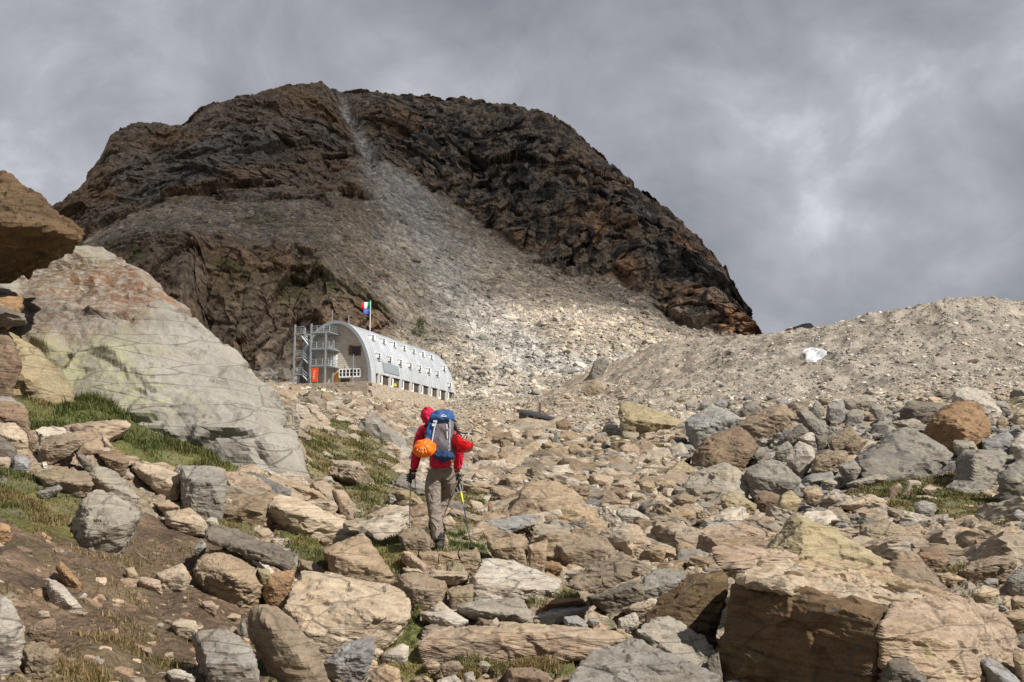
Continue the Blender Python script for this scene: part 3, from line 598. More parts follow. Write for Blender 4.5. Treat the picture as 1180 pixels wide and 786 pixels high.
# ---------- left bank ----------
L = '''rock|brown boulder at the left edge where the grass bank begins|b|-20,462 6,460 21,464 33,476 35,497 20,500 -20,498
rock|pale block below the brown boulder at the left edge|p|-10,488 15,486 31,499 33,515 24,523 0,506
rock|dark brown split face at the left edge under the pale block|d|-15,500 0,502 20,517 16,529 -15,531
rock|small rounded stone leaning on the right side of the pale block|t|33,497 40,495 45,505 38,517 30,512
rock|blue-grey pointed stone above the brown tussock bank|u|16,525 28,524 36,532 33,547 13,547
rock|whitish stone at the left edge beside the blue-grey pointed stone|p|-12,526 12,527 15,543 0,542
rock_slab|low grey hump with grass around it below the long grass bank|m|40,516 57,502 88,498 97,506 92,519 53,529
rock_slab|wide pale grey slab level with the soil above the overhanging turf|m|37,546 60,540 101,543 109,559 97,568 53,564
rock_slab|small dark slab jutting out of the turf bank|g|40,568 68,558 73,563 51,576 45,575
boulder|elongated grey rock rising above the big mottled block|q|99,549 107,536 130,541 163,577 154,585 110,565
rock|thin dark curved flake beside the low grey hump|d|86,518 96,522 106,535 100,540 88,528
rock|small upright shard in the middle of the left grass bank|r|117,503 120,501 131,516 125,520 117,512
rock|brownish broken rock just under the upright shard|b|110,521 136,519 150,532 141,545 123,537
rock_slab|long white rock lying at the lower edge of the grass bank|p|150,529 180,535 212,549 206,569 196,573 176,556 152,541
boulder|blocky grey rock with yellow lichen dots below the grass tip|g|207,537 250,536 256,541 262,556 258,582 252,594 218,587 208,571
rock_slab|low pale slab in the soil right of the big mottled block|p|190,589 220,586 240,603 238,613 205,612 189,604
rock|flat thin stone above the low pale slab|t|174,579 194,576 209,585 187,591
rock|orange-brown stone at the left edge under the turf|o|-15,598 11,605 14,620 -10,626
rock|bright orange oblong block standing in the soil|o|63,652 70,645 96,675 88,681 66,660
boulder|white-specked boulder cut by the left edge near the bottom|w|-40,672 0,681 11,690 15,703 29,727 22,746 0,761 -40,770
rock|brown disc-shaped stone above the round grey stone at lower left|b|34,723 51,712 64,712 65,727 51,739 34,737
rock|round grey-brown stone half sunk in soil near the bottom left corner|m|25,745 51,738 66,758 51,779 29,779
rock|pale lumpy rock left of the rounded boulder and dark slab|p|180,661 198,654 211,650 221,666 211,680 185,678
rock|orange-tinted pale stone wedged left of the pale lumpy rock|r|157,670 163,664 185,669 188,684 161,678
rock|small square stone left of the orange-tinted pale stone|t|144,655 154,653 160,665 147,669
rock|small white triangular chip below the bright orange block|w|89,690 97,683 101,685 96,693
rock|jumble of white broken stone under the bright orange block|w|51,665 66,668 75,690 95,700 80,704 58,692
rock|small upright grey stone left of the rounded boulder|g|220,637 231,620 238,626 236,637
rock|small tan stone under the rounded boulder|t|259,712 267,706 278,709 276,717
rock|narrow grey stone standing below the small tan stone|g|276,718 282,712 285,728 279,735
rock|small pink stone left of the rounded boulder foot|r|232,693 244,692 252,700 247,707 236,705
rock|flat white chip on the soil at the bottom|w|189,773 207,771 228,782 222,790 200,789
rock|pale speckled stone in soil above the flat dark-faced boulder|p|196,718 208,712 226,716 229,730 205,733
boulder|large pale boulder with ochre streaks in the lower left|p|342,654,.9 371,668,.8 384,671,.8 432,677,1.0 463,681,.9 474,694,.5 474,710,.3 450,715,.25 432,735,.1 405,760,0 373,766,-.1 360,747,-.1 329,702,.05 333,679,.5 384,684,.3 430,712,-.05 353,734,-.1
rock|grey schist block under the point of the large pale boulder|u|373,764 397,742 431,732 433,751 418,776 388,779
boulder|leaning grey-brown slab with pale rim beside the large pale boulder|m|289,692 303,687 327,703 353,734 371,760 384,792 349,797 318,764 287,733 284,710
boulder|flat dark-faced boulder with rusty rim at the bottom|g|218,730 252,723 274,732 292,750 302,792 240,797 228,766
boulder|pale tan boulder surrounded by grass left of the hiker|t|369,634 393,624 419,614 430,631 437,648 456,666 450,673 432,669 393,669 380,645
rock_slab|rocky ledge running down above the large pale boulder|m|342,643 362,649 384,663 390,671 371,669 342,654
rock|orange-pale oblong stone below the trekking pole tip|r|462,634 473,636 494,653 491,660 462,647
rock|flat narrow stone under the orange-pale oblong stone|p|462,654 482,655 489,661 467,660
boulder|grey-tan rock with tufts below the stone steps|m|456,662 478,659 489,671 515,672 516,695 478,698 460,684
rock|small white stone in the grass slope right of the huge boulder|w|370,551 376,548 382,549 386,557 372,558
rock|upright tan post-like rock between grass and slabs|r|380,563 397,564 407,581 408,601 399,601 390,581
rock_slab|long sloping pale slab below the huge smooth boulder|p|298,585 314,567 350,577 370,587 397,602 405,614 350,618 318,597
rock|pointed pale slab resting above the long sloping slab|p|340,577 382,575 391,585 380,597 362,592
boulder|pale boulder at the lower edge of the grass slope left of the hiker|p|421,595 441,585 461,583 474,598 476,611 443,613 424,604
rock_slab|low flat slab between the post-like rock and the pale boulder|m|373,597 419,602 441,613 397,618
rock_slab|long thin strip of rock at the foot of the huge boulder|t|309,550 336,554 371,569 380,577 340,573
boulder|broad low pink-grey slab under the huge boulder foot|r|256,542 292,547 314,562 300,577 263,573
rock|small pale cobble under the broad pink-grey slab|p|261,574 276,575 283,585 265,589
rock|grey boulder behind the hiker's left hand|g|447,563 460,549 472,545 488,555 491,565 470,567
rock|brown-tan rock left of the hiker's legs|t|450,566 466,563 480,570 490,581 490,590 470,586
rock_slab|flat slab in shade left of the hiker's boots|m|457,613 470,608 489,609 498,622 495,634 468,637'''
for l in L.split('\n'):
    n, lab, c, sp = l.split('|'); rock(n, lab, c, sp)
rock('boulder', 'big mottled block jutting over bare soil with dark grey underside', 'q',
 '95,575,.25 114,563,.45 141,575,.5 163,592,.3 152,613,.15 147,618,.05 132,638,.1 112,648,.15 99,663,.25 73,638,.35 97,600,.1 138,606,-.12 100,618,-.1', sub=6, D=8.5, amt=.3)
rock('boulder', 'rounded pale boulder sheltered under the dark slab', 't',
 '221,655,.2 233,638,.4 250,632,.5 274,637,.5 296,653,.4 307,668,.3 298,686,.1 274,699,.1 252,691,.05 230,676,.1 262,658,-.15 285,672,-.12 245,665,-.1', sub=6, p=20, amt=.4, rough=.8)
rock('rock_slab', 'long dark flat slab lying across the rounded boulder', 'd',
 '235,611,.35 256,606,.6 281,619,.6 318,630,.5 343,642,.35 343,650,.1 335,658,0 318,650,0 303,644,0 274,630,0 239,622,0', D=8.7, sub=6, sink=.0, back=.9, rough=.8)
rock('rock', 'rust-red rock wedged below the end of the dark slab', 'o', '307,664 329,657 341,656 334,680 326,702 311,695 302,684', amt=1., D=8.55)
rock('rock', 'small mossy stone wedged between rounded boulder and rust-red rock', 'y', '296,655 310,655 314,668 303,672', D=8.6)
# ---------- stone steps in the middle ----------
M = '''boulder|big smooth pale boulder right below the stone steps|w|544,664,.1 555,646,.4 570,642,.6 592,647,.7 623,659,.6 647,672,.35 640,681,.1 606,686,0 583,693,-.05 544,693,-.02 547,668,0 600,677,-.08
boulder|square pink-tan block in the wall right of the steps|t|557,622 605,617 609,653 579,645 570,641
rock|upright cracked block beside the square pink-tan block|t|607,626 632,619 629,645 625,656 610,654
boulder|grey-tan block at the right end of the low rock wall|m|634,621 674,613 700,620 709,634 693,654 650,648
rock|small orange block under the low rock wall|o|626,647 645,648 649,656 636,661 626,656
rock_slab|pale slab between the smooth boulder and the dark tilted slab|w|649,661 671,655 686,657 670,669
rock|rounded brown stone under the overhang of the tilted slab|b|702,694 719,682 732,690 730,702 710,702
rock|angular grey boulder with a lit top right of the tilted slab|g|725,684 754,656 778,655 793,664 779,683 758,692
rock|pale stone below the angular grey boulder|p|716,702 734,694 756,691 745,710 734,714
rock|light grey cobble below the tilted slab|w|712,713 732,705 737,714 730,724 713,724
rock|orange slab in front of the dark hollow|o|618,704 632,690 669,689 679,697 636,701
rock_slab|flat grey slab with ochre rim behind the long step stone|u|614,711 640,701 678,699 681,704 632,720
rock|blue-grey triangular stone on the back edge of the long step|u|649,711 665,709 675,716 680,728 651,726
rock_slab|grey-topped slab half hidden by a grass tussock|q|524,698 548,692 601,690 612,707 616,720 592,721 533,708
rock_slab|white wafer slab left of the grass tussock|w|480,706 522,704 540,716 524,724 504,722
rock|small white stone in front of the grass tussock|w|565,717 572,711 580,724 566,725
rock|jagged white stones behind the wafer slab|w|494,702 508,692 523,706 503,710
rock|grey-white stone in the grass at the lower middle|w|439,754 463,741 472,745 468,766 441,764
rock|tan stone at the bottom below the grey-white stone|t|428,777 441,764 462,771 464,792 428,792
rock|brown flat-topped stone at the bottom edge under the long step|b|581,792 585,770 614,769 631,776 632,794
rock|small pale stone at the bottom edge left of the path|w|534,776 545,773 550,790 536,792
rock|whitish stone cut by the bottom edge of the path|w|503,784 524,777 538,792 507,795
rock_slab|flat thin stone between the steps and the grey-tan rock|p|486,664 500,657 541,660 542,668 517,671 488,669
rock|tan stone under the smooth boulder left end|m|515,680 530,676 546,672 545,692 520,698
boulder|large speckled boulder behind the low rock wall|t|585,593,.3 603,560,.8 619,553,1.0 641,555,1.1 667,570,.9 703,611,.3 691,618,0 674,616,-.1 623,613,-.1 600,600,0 622,575,.25 665,590,-.1
rock_slab|grey plank-like slab leaning on the large speckled boulder|u|557,613,0 559,601,.1 610,592,.3 622,594,.2 620,602,0 581,610,-.1 564,615,-.05
rock|thin upright brown stone behind the right trekking pole|b|562,577 567,576 569,598 562,598
rock|square pinkish block with a shaded left side in the rubble|r|573,531 576,516 588,513 600,517 601,528 581,534
rock|brown pointed stone behind the large speckled boulder|b|610,551 612,537 623,540 627,551
rock|dark rounded rock right of the hiker's knee|d|507,578 529,577 536,586 529,598 509,595
rock|pale rock in front of the thin upright stone|p|540,575 555,579 562,594 545,591
rock|white rock right of the hiker's shin|p|509,600 518,593 526,603 515,614
rock|pale slanted rock above the right pole tip|p|533,618 555,602 559,612 542,626
rock|flat tan rock behind the right trekking pole|t|524,556 555,556 570,561 551,567 531,562
rock|orange-topped rock right of the large speckled boulder|r|678,548 690,545 704,550 704,562 680,562
boulder|pink-tan broken rock beside the large speckled boulder|r|700,602 735,604 752,628 727,641 702,634
rock_slab|orange-rimmed flat slab with a dark gap beneath|o|739,620 770,611 831,613 802,622
rock|brown rock at the far edge of the mossy patch|b|640,486 652,482 660,490 656,498 642,497
boulder|big lichen-green boulder with a vertical split by the moraine|y|711,497 713,466 722,463 742,467 765,476 788,487 787,494 746,500
rock|upper of two grey boulders on the scree slope|g|678,433 685,416 698,410 703,418 689,435
rock|lower of two grey boulders on the scree slope|m|669,453 685,436 696,446 692,452 678,457
rock|white rock on the scree above the two grey boulders|w|648,390 655,384 668,392 670,396 655,396
rock|brown boulder on the scree left of the white rock|b|645,385 655,376 672,382 668,392'''
for l in M.split('\n'):
    n, lab, c, sp = l.split('|'); rock(n, lab, c, sp)
rock('stone_step', 'leftmost upright block of the step under the boots', 't', '483,639,0 504,639,0 506,656,0 485,656,0 483,632,1.0 504,632,1.0', D=10.45, back=0, sub=5, p=80, rough=.45, cat='step', group='blocks of the upper stone step')
rock('stone_step', 'middle cracked block of the step, under the boots', 't', '505,639,0 527,639,0 536,657,0 519,658,0 506,656,0 506,631.5,1.1 527,631.5,1.1', D=10.45, back=0, sub=5, p=80, rough=.45, cat='step', group='blocks of the upper stone step')
rock('stone_step', 'rightmost block of the step, under the pole tip', 't', '528,639,0 552,638,0 555,648,0 544,660,0 536,657,0 529,631,1.1 549,630,1.1', D=10.45, back=0, sub=5, p=80, rough=.45, cat='step', group='blocks of the upper stone step')
rock('rock', 'tan rock carrying the raised rear boot', 't', '484,623,0 516,621,0 518,636,0 484,637,0 487,617,.6 514,616,.6', D=11.25, back=0, sub=5, p=60, rough=.4)
rock('stone_step', 'long pink-orange step stone laid across the path', 'r',
 '481,748,0 484,738,.05 497,726,.4 579,719,.42 627,718,.42 705,727,.42 738,735,.3 728,744,.0 680,757,-.02 618,757,-.02 583,754,-.02 517,759,0 483,766,0 560,732,0 660,731,0', sub=6, p=52, rough=.55, amt=.8, cat='step', sink=.1, back=.3)
rock('rock_slab', 'large dark-edged slab tilted up over a black hollow', 'm',
 '647,677,0 655,679,-.05 690,683,-.1 700,679,-.1 738,663,-.1 739,656,-.1 718,634,.6 709,634,.7 680,651,.6 665,662,.4', D=8.6, sub=6, sink=0., back=.15, p=68, rough=.7, lay=(.5, -.3, 1.), amt=.6)
rock('rock', 'dark stone deep in the hollow under the tilted slab', 'd', '675,688 700,680 740,668 745,690 700,700', D=9.3)
# ---------- big blocks at lower right ----------
rock('boulder', 'massive dark-faced block filling the lower right', 'k',
 '842,677,.5 899,674,.25 945,684,0 1011,714,-.5 1020,756,-.55 1016,800,-.55 823,792,.45 826,765,.5 852,660,1.0 900,652,1.1 1000,668,1.3 1060,676,1.2', D=6.9, sub=7, back=.35, sink=.3, p=80, rough=.5, amt=1., lay=(.1, .0, 1.))
rock('boulder', 'broad pale-topped block adjoining the massive dark block on its right', 'r',
 '1012,712,-.15 1018,800,-.15 1040,690,.5 1100,686,.8 1150,700,.9 1172,730,.7 1168,765,.4 1176,800,.3 1100,800,-.15 1030,735,-.1 1090,740,-.05', D=6.55, sub=7, back=.5, p=44, rough=.75, amt=.9, lay=(.2, .0, 1.))
rock('rock_slab', 'thin pale layer of rock lying on top of the massive dark block', 'p',
 '842,672,0 860,655,.45 905,648,.8 960,655,.9 1030,678,.7 1075,690,.5 1060,700,.1 1012,706,-.2 945,679,-.05 899,669,.05 850,674,0', D=7.05, sub=6, sink=.05, back=.3, p=68, rough=.9, lay=(0, .1, 1.))
rock('rock_slab', 'second pale layer behind, stepping up from the block top', 't',
 '905,655,0 930,640,.5 1000,652,.8 1060,676,.8 1110,690,.5 1060,690,.1 1000,676,0 940,664,-.05', D=7.6, sub=6, sink=.05, back=.4, p=60, rough=.9, lay=(0, .1, 1.))
rock('rock', 'dark jagged rock lodged in the face of the pale-topped block', 'd', '1018,750 1042,752 1060,775 1078,795 1016,795', D=6.3, sub=5)
rock('boulder', 'brown-gold cracked block left of the black cleft', 'k',
 '743,711,.1 758,692,.3 796,662,.7 834,657,.6 840,672,.3 832,702,.15 823,730,.1 809,736,0 782,722,-.05 745,722,0 790,690,.05 822,672,.2', D=7.9, sub=6, back=.6, p=52, amt=.9)
rock('rock_slab', 'pink-topped flat slab behind the brown-gold block', 'r', '818,629,.4 857,628,.7 899,634,.7 930,642,.5 905,652,.2 857,655,0 829,654,-.05 822,640,0', D=8.6, sub=5, sink=.1, back=.4, p=68, rough=.7)
rock('boulder', 'pointed tan boulder with one dark left face on the right', 'y', '883,633,.5 911,594,.75 917,592,.7 956,607,.6 1018,645,.2 1015,660,.1 998,670,0 960,668,-.05 924,645,-.1 890,637,.2 925,600,.3', D=9.3, sub=6, back=.4, p=80, rough=.55, amt=.3)
rock('boulder', 'striped grey slab at the bottom centre right', 'g', '651,790,-.2 668,765,0 684,748,.15 710,743,.35 734,737,.45 782,757,.3 829,777,.1 826,797,-.1 700,800,-.25', D=6.9, sub=6, back=.3, p=52, rough=.8, lay=(.35, .5, 1.))
rock('boulder', 'grey platy rock above the striped slab and left of the massive block', 'q', '732,727,.1 752,712,.4 771,709,.5 804,730,.4 825,750,.2 818,772,0 785,760,-.1 749,738,-.05', D=7.3, sub=6, back=.4, p=56, rough=.8, lay=(.35, .4, 1.))
rock('rock', 'dark stone at the bottom of the cleft', 'd', '815,760 828,750 834,790 815,795', D=7.2)
R_ = '''boulder|slanting triangular grey boulder above the pale-topped block|m|1014,668 1022,650 1036,634 1051,633 1078,664 1094,684 1089,692 1049,690 1036,680
rock|brown block with a black hollow right of the triangular boulder|b|1053,643 1062,631 1082,626 1095,644 1084,656 1071,659
rock|round-shouldered grey stone by the yellow moss|g|1102,631 1121,625 1137,631 1135,643 1115,645
rock_slab|long grey cigar-shaped rock near the right edge|m|1103,660 1119,648 1150,640 1172,641 1177,648 1161,660 1117,667
rock|grey stone cut by the right edge below the cigar-shaped rock|g|1158,671 1179,650 1200,660 1200,680 1163,678
rock_slab|thin slab left of the cigar-shaped rock|t|1073,662 1093,660 1118,668 1088,675
rock|small white block at the bottom edge in front of the massive block|w|936,772 945,769 966,774 1002,790 980,798 934,798
rock|small brown peaked stone at the bottom edge by the massive block|b|899,792 917,773 932,794
rock|pale stone at the bottom edge left of the massive block|w|833,786 857,781 870,796
rock_slab|blue-grey streaked slab in the bottom right corner|u|1126,760 1138,756 1172,780 1186,800 1146,797
rock_slab|red-brown slice lying on the pale-topped block|r|1022,680 1044,680 1050,688 1022,688
rock_slab|ochre layered ledge at the right edge|t|1139,709 1200,698 1200,726 1165,724
rock|dark stone at the right edge below the ochre ledge|d|1168,732 1200,726 1200,750 1172,748
rock|tan block in the bottom right edge|t|1166,752 1200,745 1200,795 1176,790
boulder|striped dark grey boulder at the left end of the boulder field|u|788,485 821,466 843,475 857,482 838,500 813,508 802,515 793,502
boulder|brown-grey boulder in front of the striped dark one|b|796,527,.9 813,504,1.5 850,490,1.9 863,498,1.4 874,515,.5 859,527,.2 843,533,0 810,540,-.2 802,537,.2 860,520,-.1 825,520,.1
boulder|long sloping brown-grey slab behind the brown-grey boulder|m|848,489 881,471 903,465 917,480 905,495 870,506 863,498
rock|small dark pointed boulder on the skyline of the field's left half|g|851,474 863,462 870,462 880,473 861,483
boulder|smooth whitish slab leaning in the middle of the left half|w|903,529 920,508 938,515 940,529 925,543
boulder|oblong greenish-grey block tilted down to the right|g|916,474 927,468 955,495 951,505 941,503
rock|pale round rock below the oblong greenish block|w|919,505 934,497 946,504 942,514 923,509
boulder|two-faced pale grey boulder with a bright right side|q|786,560,.6 804,543,1.0 839,530,1.4 850,537,1.2 866,563,.3 859,572,0 835,570,-.2 800,566,.1 838,545,.3
boulder|cracked grey boulder right of the two-faced one|g|854,542 890,528 907,537 924,555 907,567 872,570 863,560
rock|dark slab standing under the long sloping slab|d|903,505 923,488 934,497 920,509 905,516
rock|yellow-tan rock below the two-faced boulder|y|830,573 846,567 873,582 870,588 843,596 830,582
rock|dark-sided brown rock right of the yellow-tan one|b|868,572 881,565 898,570 902,582 890,588 872,582
rock|tan block beside the dark-sided brown rock|y|898,571 912,564 924,577 912,594 892,594
rock_slab|tan mossy slab left of the brown-grey boulder|y|764,544 784,531 804,541 806,548 786,555
rock|flat-topped grey rock at the centre of the field|m|934,544 939,526 954,519 978,520 976,536 954,545
boulder|largest grey boulder of the field with an orange vein|g|985,528,1.0 1020,502,1.6 1040,493,2.0 1050,491,2.0 1064,501,1.8 1100,524,.8 1095,532,.3 1060,545,0 1027,552,-.3 994,550,-.1 1040,500,1.2 990,532,.2 1085,523,.2
boulder|orange-brown boulder with a black left face|o|1062,500,2.0 1082,475,2.4 1113,460,2.4 1128,465,2.2 1142,489,1.4 1140,497,1.2 1128,516,1.0 1110,512,.6 1097,521,1.1 1082,515,1.6 1080,477,1.7 1102,494,.3
boulder|light grey slab standing behind the orange-brown boulder|w|1093,463 1097,449 1115,446 1137,452 1155,476 1148,482 1120,482
rock|dark grey rock on the skyline right of the light grey slab|g|1137,459 1161,464 1166,474 1150,477
rock|rounded white-tan rock near the right edge on the skyline|p|1165,481 1174,471 1200,471 1200,488 1167,488
rock|striped square block right of the orange-brown boulder|u|1130,507 1161,497 1168,504 1164,518 1134,521
rock|pale grey wedge at the right edge of the field|w|1162,511 1180,497 1200,500 1200,529 1172,529
rock|white-grey block at the foot of the orange-brown boulder|q|1099,507 1121,508 1128,519 1106,526 1098,516
boulder|large block with a shaded left side and pinkish front|g|1101,529,1.2 1110,519,1.5 1150,518,1.5 1162,524,1.0 1151,548,.3 1130,567,-.2 1120,562,-.3 1099,563,.5 1122,524,.2
boulder|big dark boulder against the right edge of the field|g|1150,547 1163,535 1180,528 1210,532 1210,580 1163,581 1151,569
rock_slab|dark layered slab on the skyline left of the light grey slab|d|1036,474 1047,462 1084,464 1089,469 1071,483 1038,483
rock|mixed white and dark rock above the largest boulder|q|1027,487 1053,482 1070,491 1062,499 1049,496
rock_slab|flat light slab on the skyline in the middle of the field|q|973,461 998,454 1012,462 1003,470 974,469
rock|small cube-like grey rock under the flat light slab|g|974,477 983,471 996,473 995,485 974,486
rock|tall grey rock left of the flat light slab|u|953,465 972,460 974,478 963,485 952,478
rock|peaked grey rock above the oblong greenish block|g|934,474 941,460 951,471 945,481 934,476
rock|grey rock just right of the cube-like one|g|1003,465 1018,466 1020,478 1013,483 1003,474
rock|brown-grey slab in the hollow left of the largest boulder|m|955,511 981,486 990,504 974,516 959,520
rock|smaller slab touching the largest boulder's left side|m|974,514 987,502 1001,508 983,522
rock|dark rock at the largest boulder's lower left corner|g|965,536 985,530 993,541 983,553 970,547
rock|slanting tan block at the edge of the green turf|t|1022,573 1025,563 1036,556 1040,561 1027,575
rock|thin grey block parallel to the slanting tan one|m|1038,571 1047,557 1052,559 1045,573
rock_slab|pale flat slab left of the green turf|p|966,582 1003,569 1023,578 1018,584 996,587
rock_slab|brown flat slab below the pale flat one|r|984,588 1014,585 1019,592 1007,597 985,595
rock_slab|long low slab above the green turf|q|973,558 1011,546 1026,550 996,560
rock|pinkish stone lying in the green turf|r|1061,564 1071,558 1081,563 1071,571
rock|very small dark rock at the skyline end of the long sloping slab|d|910,463 922,463 922,471 911,472
rock|light cobble between cracked and flat-topped rocks|q|946,553 958,550 966,556 958,563 947,561
rock|tan angular rock below the cracked grey boulder|t|925,566 940,560 950,570 940,580 927,576
rock|dark gap stone right of the smooth whitish slab|d|938,500 952,504 955,516 943,519
rock|grey wedge between smooth slab and cracked boulder|g|895,515 908,508 915,516 905,526 893,525
rock_slab|wide low slab in front of the yellow-tan rock|m|800,600 840,590 880,597 870,606 815,608
rock_slab|broad flat slab left of the pointed tan boulder|r|800,612 850,602 882,612 878,624 815,626
rock|tan rock left of the broad flat slab|t|765,590 790,582 805,592 795,602 770,602
boulder|grey flat rock right of the pointed tan boulder|m|985,607 1020,598 1052,612 1045,628 1010,630
rock|pink rock between the pointed and the triangular boulders|r|1000,632 1018,624 1034,632 1024,648 1008,644
rock_slab|broad low slab under the green turf at right|t|1060,612 1100,606 1140,614 1128,624 1070,624
rock|angular tan rock near the right edge under the turf|t|1140,612 1165,606 1180,614 1170,626 1145,624'''
for l in R_.split('\n'):
    n, lab, c, sp = l.split('|'); rock(n, lab, c, sp)
# ---------- more single rocks, each where it lies among the big ones ----------
LM = [(505, 630, "the hiker's boots"), (472, 632, 'the left pole tip'), (543, 636, 'the right pole tip'), (930, 725, 'the massive dark block'), (690, 660, 'the tilted dark-edged slab'),
 (600, 740, 'the long pink step stone'), (590, 668, 'the smooth boulder'), (650, 590, 'the large speckled boulder'), (590, 600, 'the plank-like slab'), (400, 710, 'the large ochre-streaked boulder'),
 (262, 662, 'the rounded boulder'), (132, 600, 'the mottled block'), (80, 666, 'the bright orange block'), (415, 643, 'the pale tan boulder'), (585, 522, 'the square pinkish block'),
 (748, 482, 'the lichen-green boulder'), (618, 479, 'the low stone shed'), (690, 424, 'the upper slope boulder'), (835, 515, 'the brown-grey boulder'), (825, 550, 'the two-faced boulder'),
 (925, 525, 'the smooth whitish slab'), (1040, 525, 'the orange-veined boulder'), (1105, 490, 'the orange-brown boulder'), (1130, 540, 'the pink-fronted block'), (1180, 560, 'the dark edge boulder'),
 (1040, 580, 'the left end of the green turf'), (1130, 590, 'the wide green turf'), (950, 630, 'the pointed tan boulder'), (1050, 665, 'the triangular boulder'), (1140, 653, 'the cigar-shaped rock'),
 (300, 640, 'the long dark slab'), (330, 745, 'the leaning pale-rimmed slab'), (230, 560, 'the lichen-dotted blocky rock'), (350, 595, 'the long sloping pale slab'), (460, 595, "the hiker's shadow side boulder"),
 (530, 520, 'the red helmet'), (490, 520, 'the orange helmet'), (430, 450, 'the hut terrace'), (527, 470, "the hut's far end"), (740, 650, 'the black hollow'), (860, 640, 'the pink-topped flat slab'),
 (785, 690, 'the brown-gold block'), (740, 765, 'the striped slab'), (1090, 740, 'the pale-topped block'), (630, 550, 'the brown pointed stone'), (564, 587, 'the thin upright stone'), (400, 520, 'the right grass slope'),
 (150, 500, 'the left grass bank'), (45, 600, 'the overhanging turf'), (20, 720, 'the white-specked boulder'), (715, 540, 'the small patch of moss'), (480, 480, 'the red hood')]
def where(px, py):
    c = sorted(LM, key=lambda l: (l[0]-px)**2+((l[1]-py)*1.3)**2)
    a = c[0]; dx, dy = px-a[0], py-a[1]
    h = 'right of' if dx > 0 else 'left of'; v = 'below' if dy > 0 else 'above'
    dirn = h if abs(dx) > 2.2*abs(dy) else v if abs(dy) > 2.2*abs(dx) else v+' and '+h
    return dirn, a[2], c[1][2], math.hypot(dx, dy)
taken = [(h['px'], h['py'], max(h['w'], h['h'])/2, h['w'], h['h']) for h in HEROES]
used_labels = set(h['label'] for h in HEROES); used_pos = set()
CN = dict(t='tan', p='pale', g='grey', b='brown', o='orange', w='whitish', r='pinkish', u='blue-grey', m='grey-brown', q='light grey', d='dark')
NICHE = ['rock', 'slab', 'block', 'wedge-shaped rock', 'rounded rock', 'blunt rock', 'flat-topped rock']
def auto_rock(px, py, w, h, col, shape, k=0):
    r = random.Random(int(px*7+py*131)); n = 6 if shape != 'slab' else 5; sp = []
    for i in range(n):
        a_ = 2*math.pi*(i+r.uniform(-.28, .28))/n+.3
        e = .92 if shape in ('slab', 'block') else 1.0
        cx_, cy_ = math.cos(a_), math.sin(a_)
        if shape in ('slab', 'block'):
            cx_ = math.copysign(abs(cx_)**.6, cx_); cy_ = math.copysign(abs(cy_)**.6, cy_)
        sp.append('%.1f,%.1f' % (px+cx_*w/2*e*r.uniform(.85, 1.1), py+cy_*h/2*e*r.uniform(.8, 1.1)))
    size = 'small' if w < 17 else 'medium' if w < 30 else 'large'
    dirn, A_, B_, dist = where(px, py)
    for adj in ('', 'low ', 'tilted ', 'uneven ', 'worn ', 'squat ', 'chipped ', 'cracked ', 'rough ', 'long ', 'broken '):
        lab = f"{size} {adj}{CN[col]} {shape} {'close ' if dist < 35 and dirn[0] in 'ab' else ''}{dirn} {A_}, towards {B_}"
        if len(lab.split()) > 16: lab = f"{size} {adj}{CN[col]} {shape} {dirn} {A_}"
        if lab not in used_labels: break
    used_labels.add(lab)
    rock('rock_slab' if shape == 'slab' else 'rock', lab, col, ' '.join(sp), sub=4 if w > 11 else 3, group='rocks strewn over the slope')
def zone_col(px, py, r):
    if px > 780 and 455 < py < 600: return r.choice('gggqquum')
    if py < 560: return r.choice('ttpprrowm')
    return r.choice('ttppmmrwqgb')
AUTO = 0; rr = random.Random(11)
ZONES = [((400, 490, 800, 560), (13, 30), 46), ((550, 560, 900, 640), (20, 46), 30), ((780, 455, 1180, 560), (14, 30), 18), ((860, 560, 1180, 700), (16, 40), 18),
         ((480, 690, 740, 786), (14, 28), 6), ((220, 560, 480, 700), (14, 30), 6), ((20, 610, 300, 780), (9, 18), 8), ((540, 545, 720, 600), (14, 28), 8)]
for (x0, y0, x1, y1), (s0, s1), n in ZONES:
    tries = 0; got = 0
    while got < n and tries < 3000:
        tries += 1; px = rr.uniform(x0, x1); py = rr.uniform(y0, y1); w = s0+(s1-s0)*rr.random()**1.6; h = w*rr.uniform(.42, .8)
        w *= .75+.5*(py-y0)/(y1-y0); h *= .75+.5*(py-y0)/(y1-y0)
        if any(abs(px-a)*2 < (w+W_)*.78 and abs(py-b)*2 < (h+H_)*.78 for a, b, _, W_, H_ in taken): continue
        if 462 < px < 550 and 468 < py < 640: continue
        if 585 < px < 652 and py < 506: continue
        if px < 415 and py < 560: continue
        g_, _ = masks(*[np.array([q]) for q in P3(px, py+h/2, hit(px, py+h/2))])
        if g_[0] > .4: continue
        taken.append((px, py, w/2, w, h)); got += 1; AUTO += 1
        auto_rock(px, py, w, h, zone_col(px, py, rr), rr.choice(NICHE+['slab', 'slab', 'rock']))
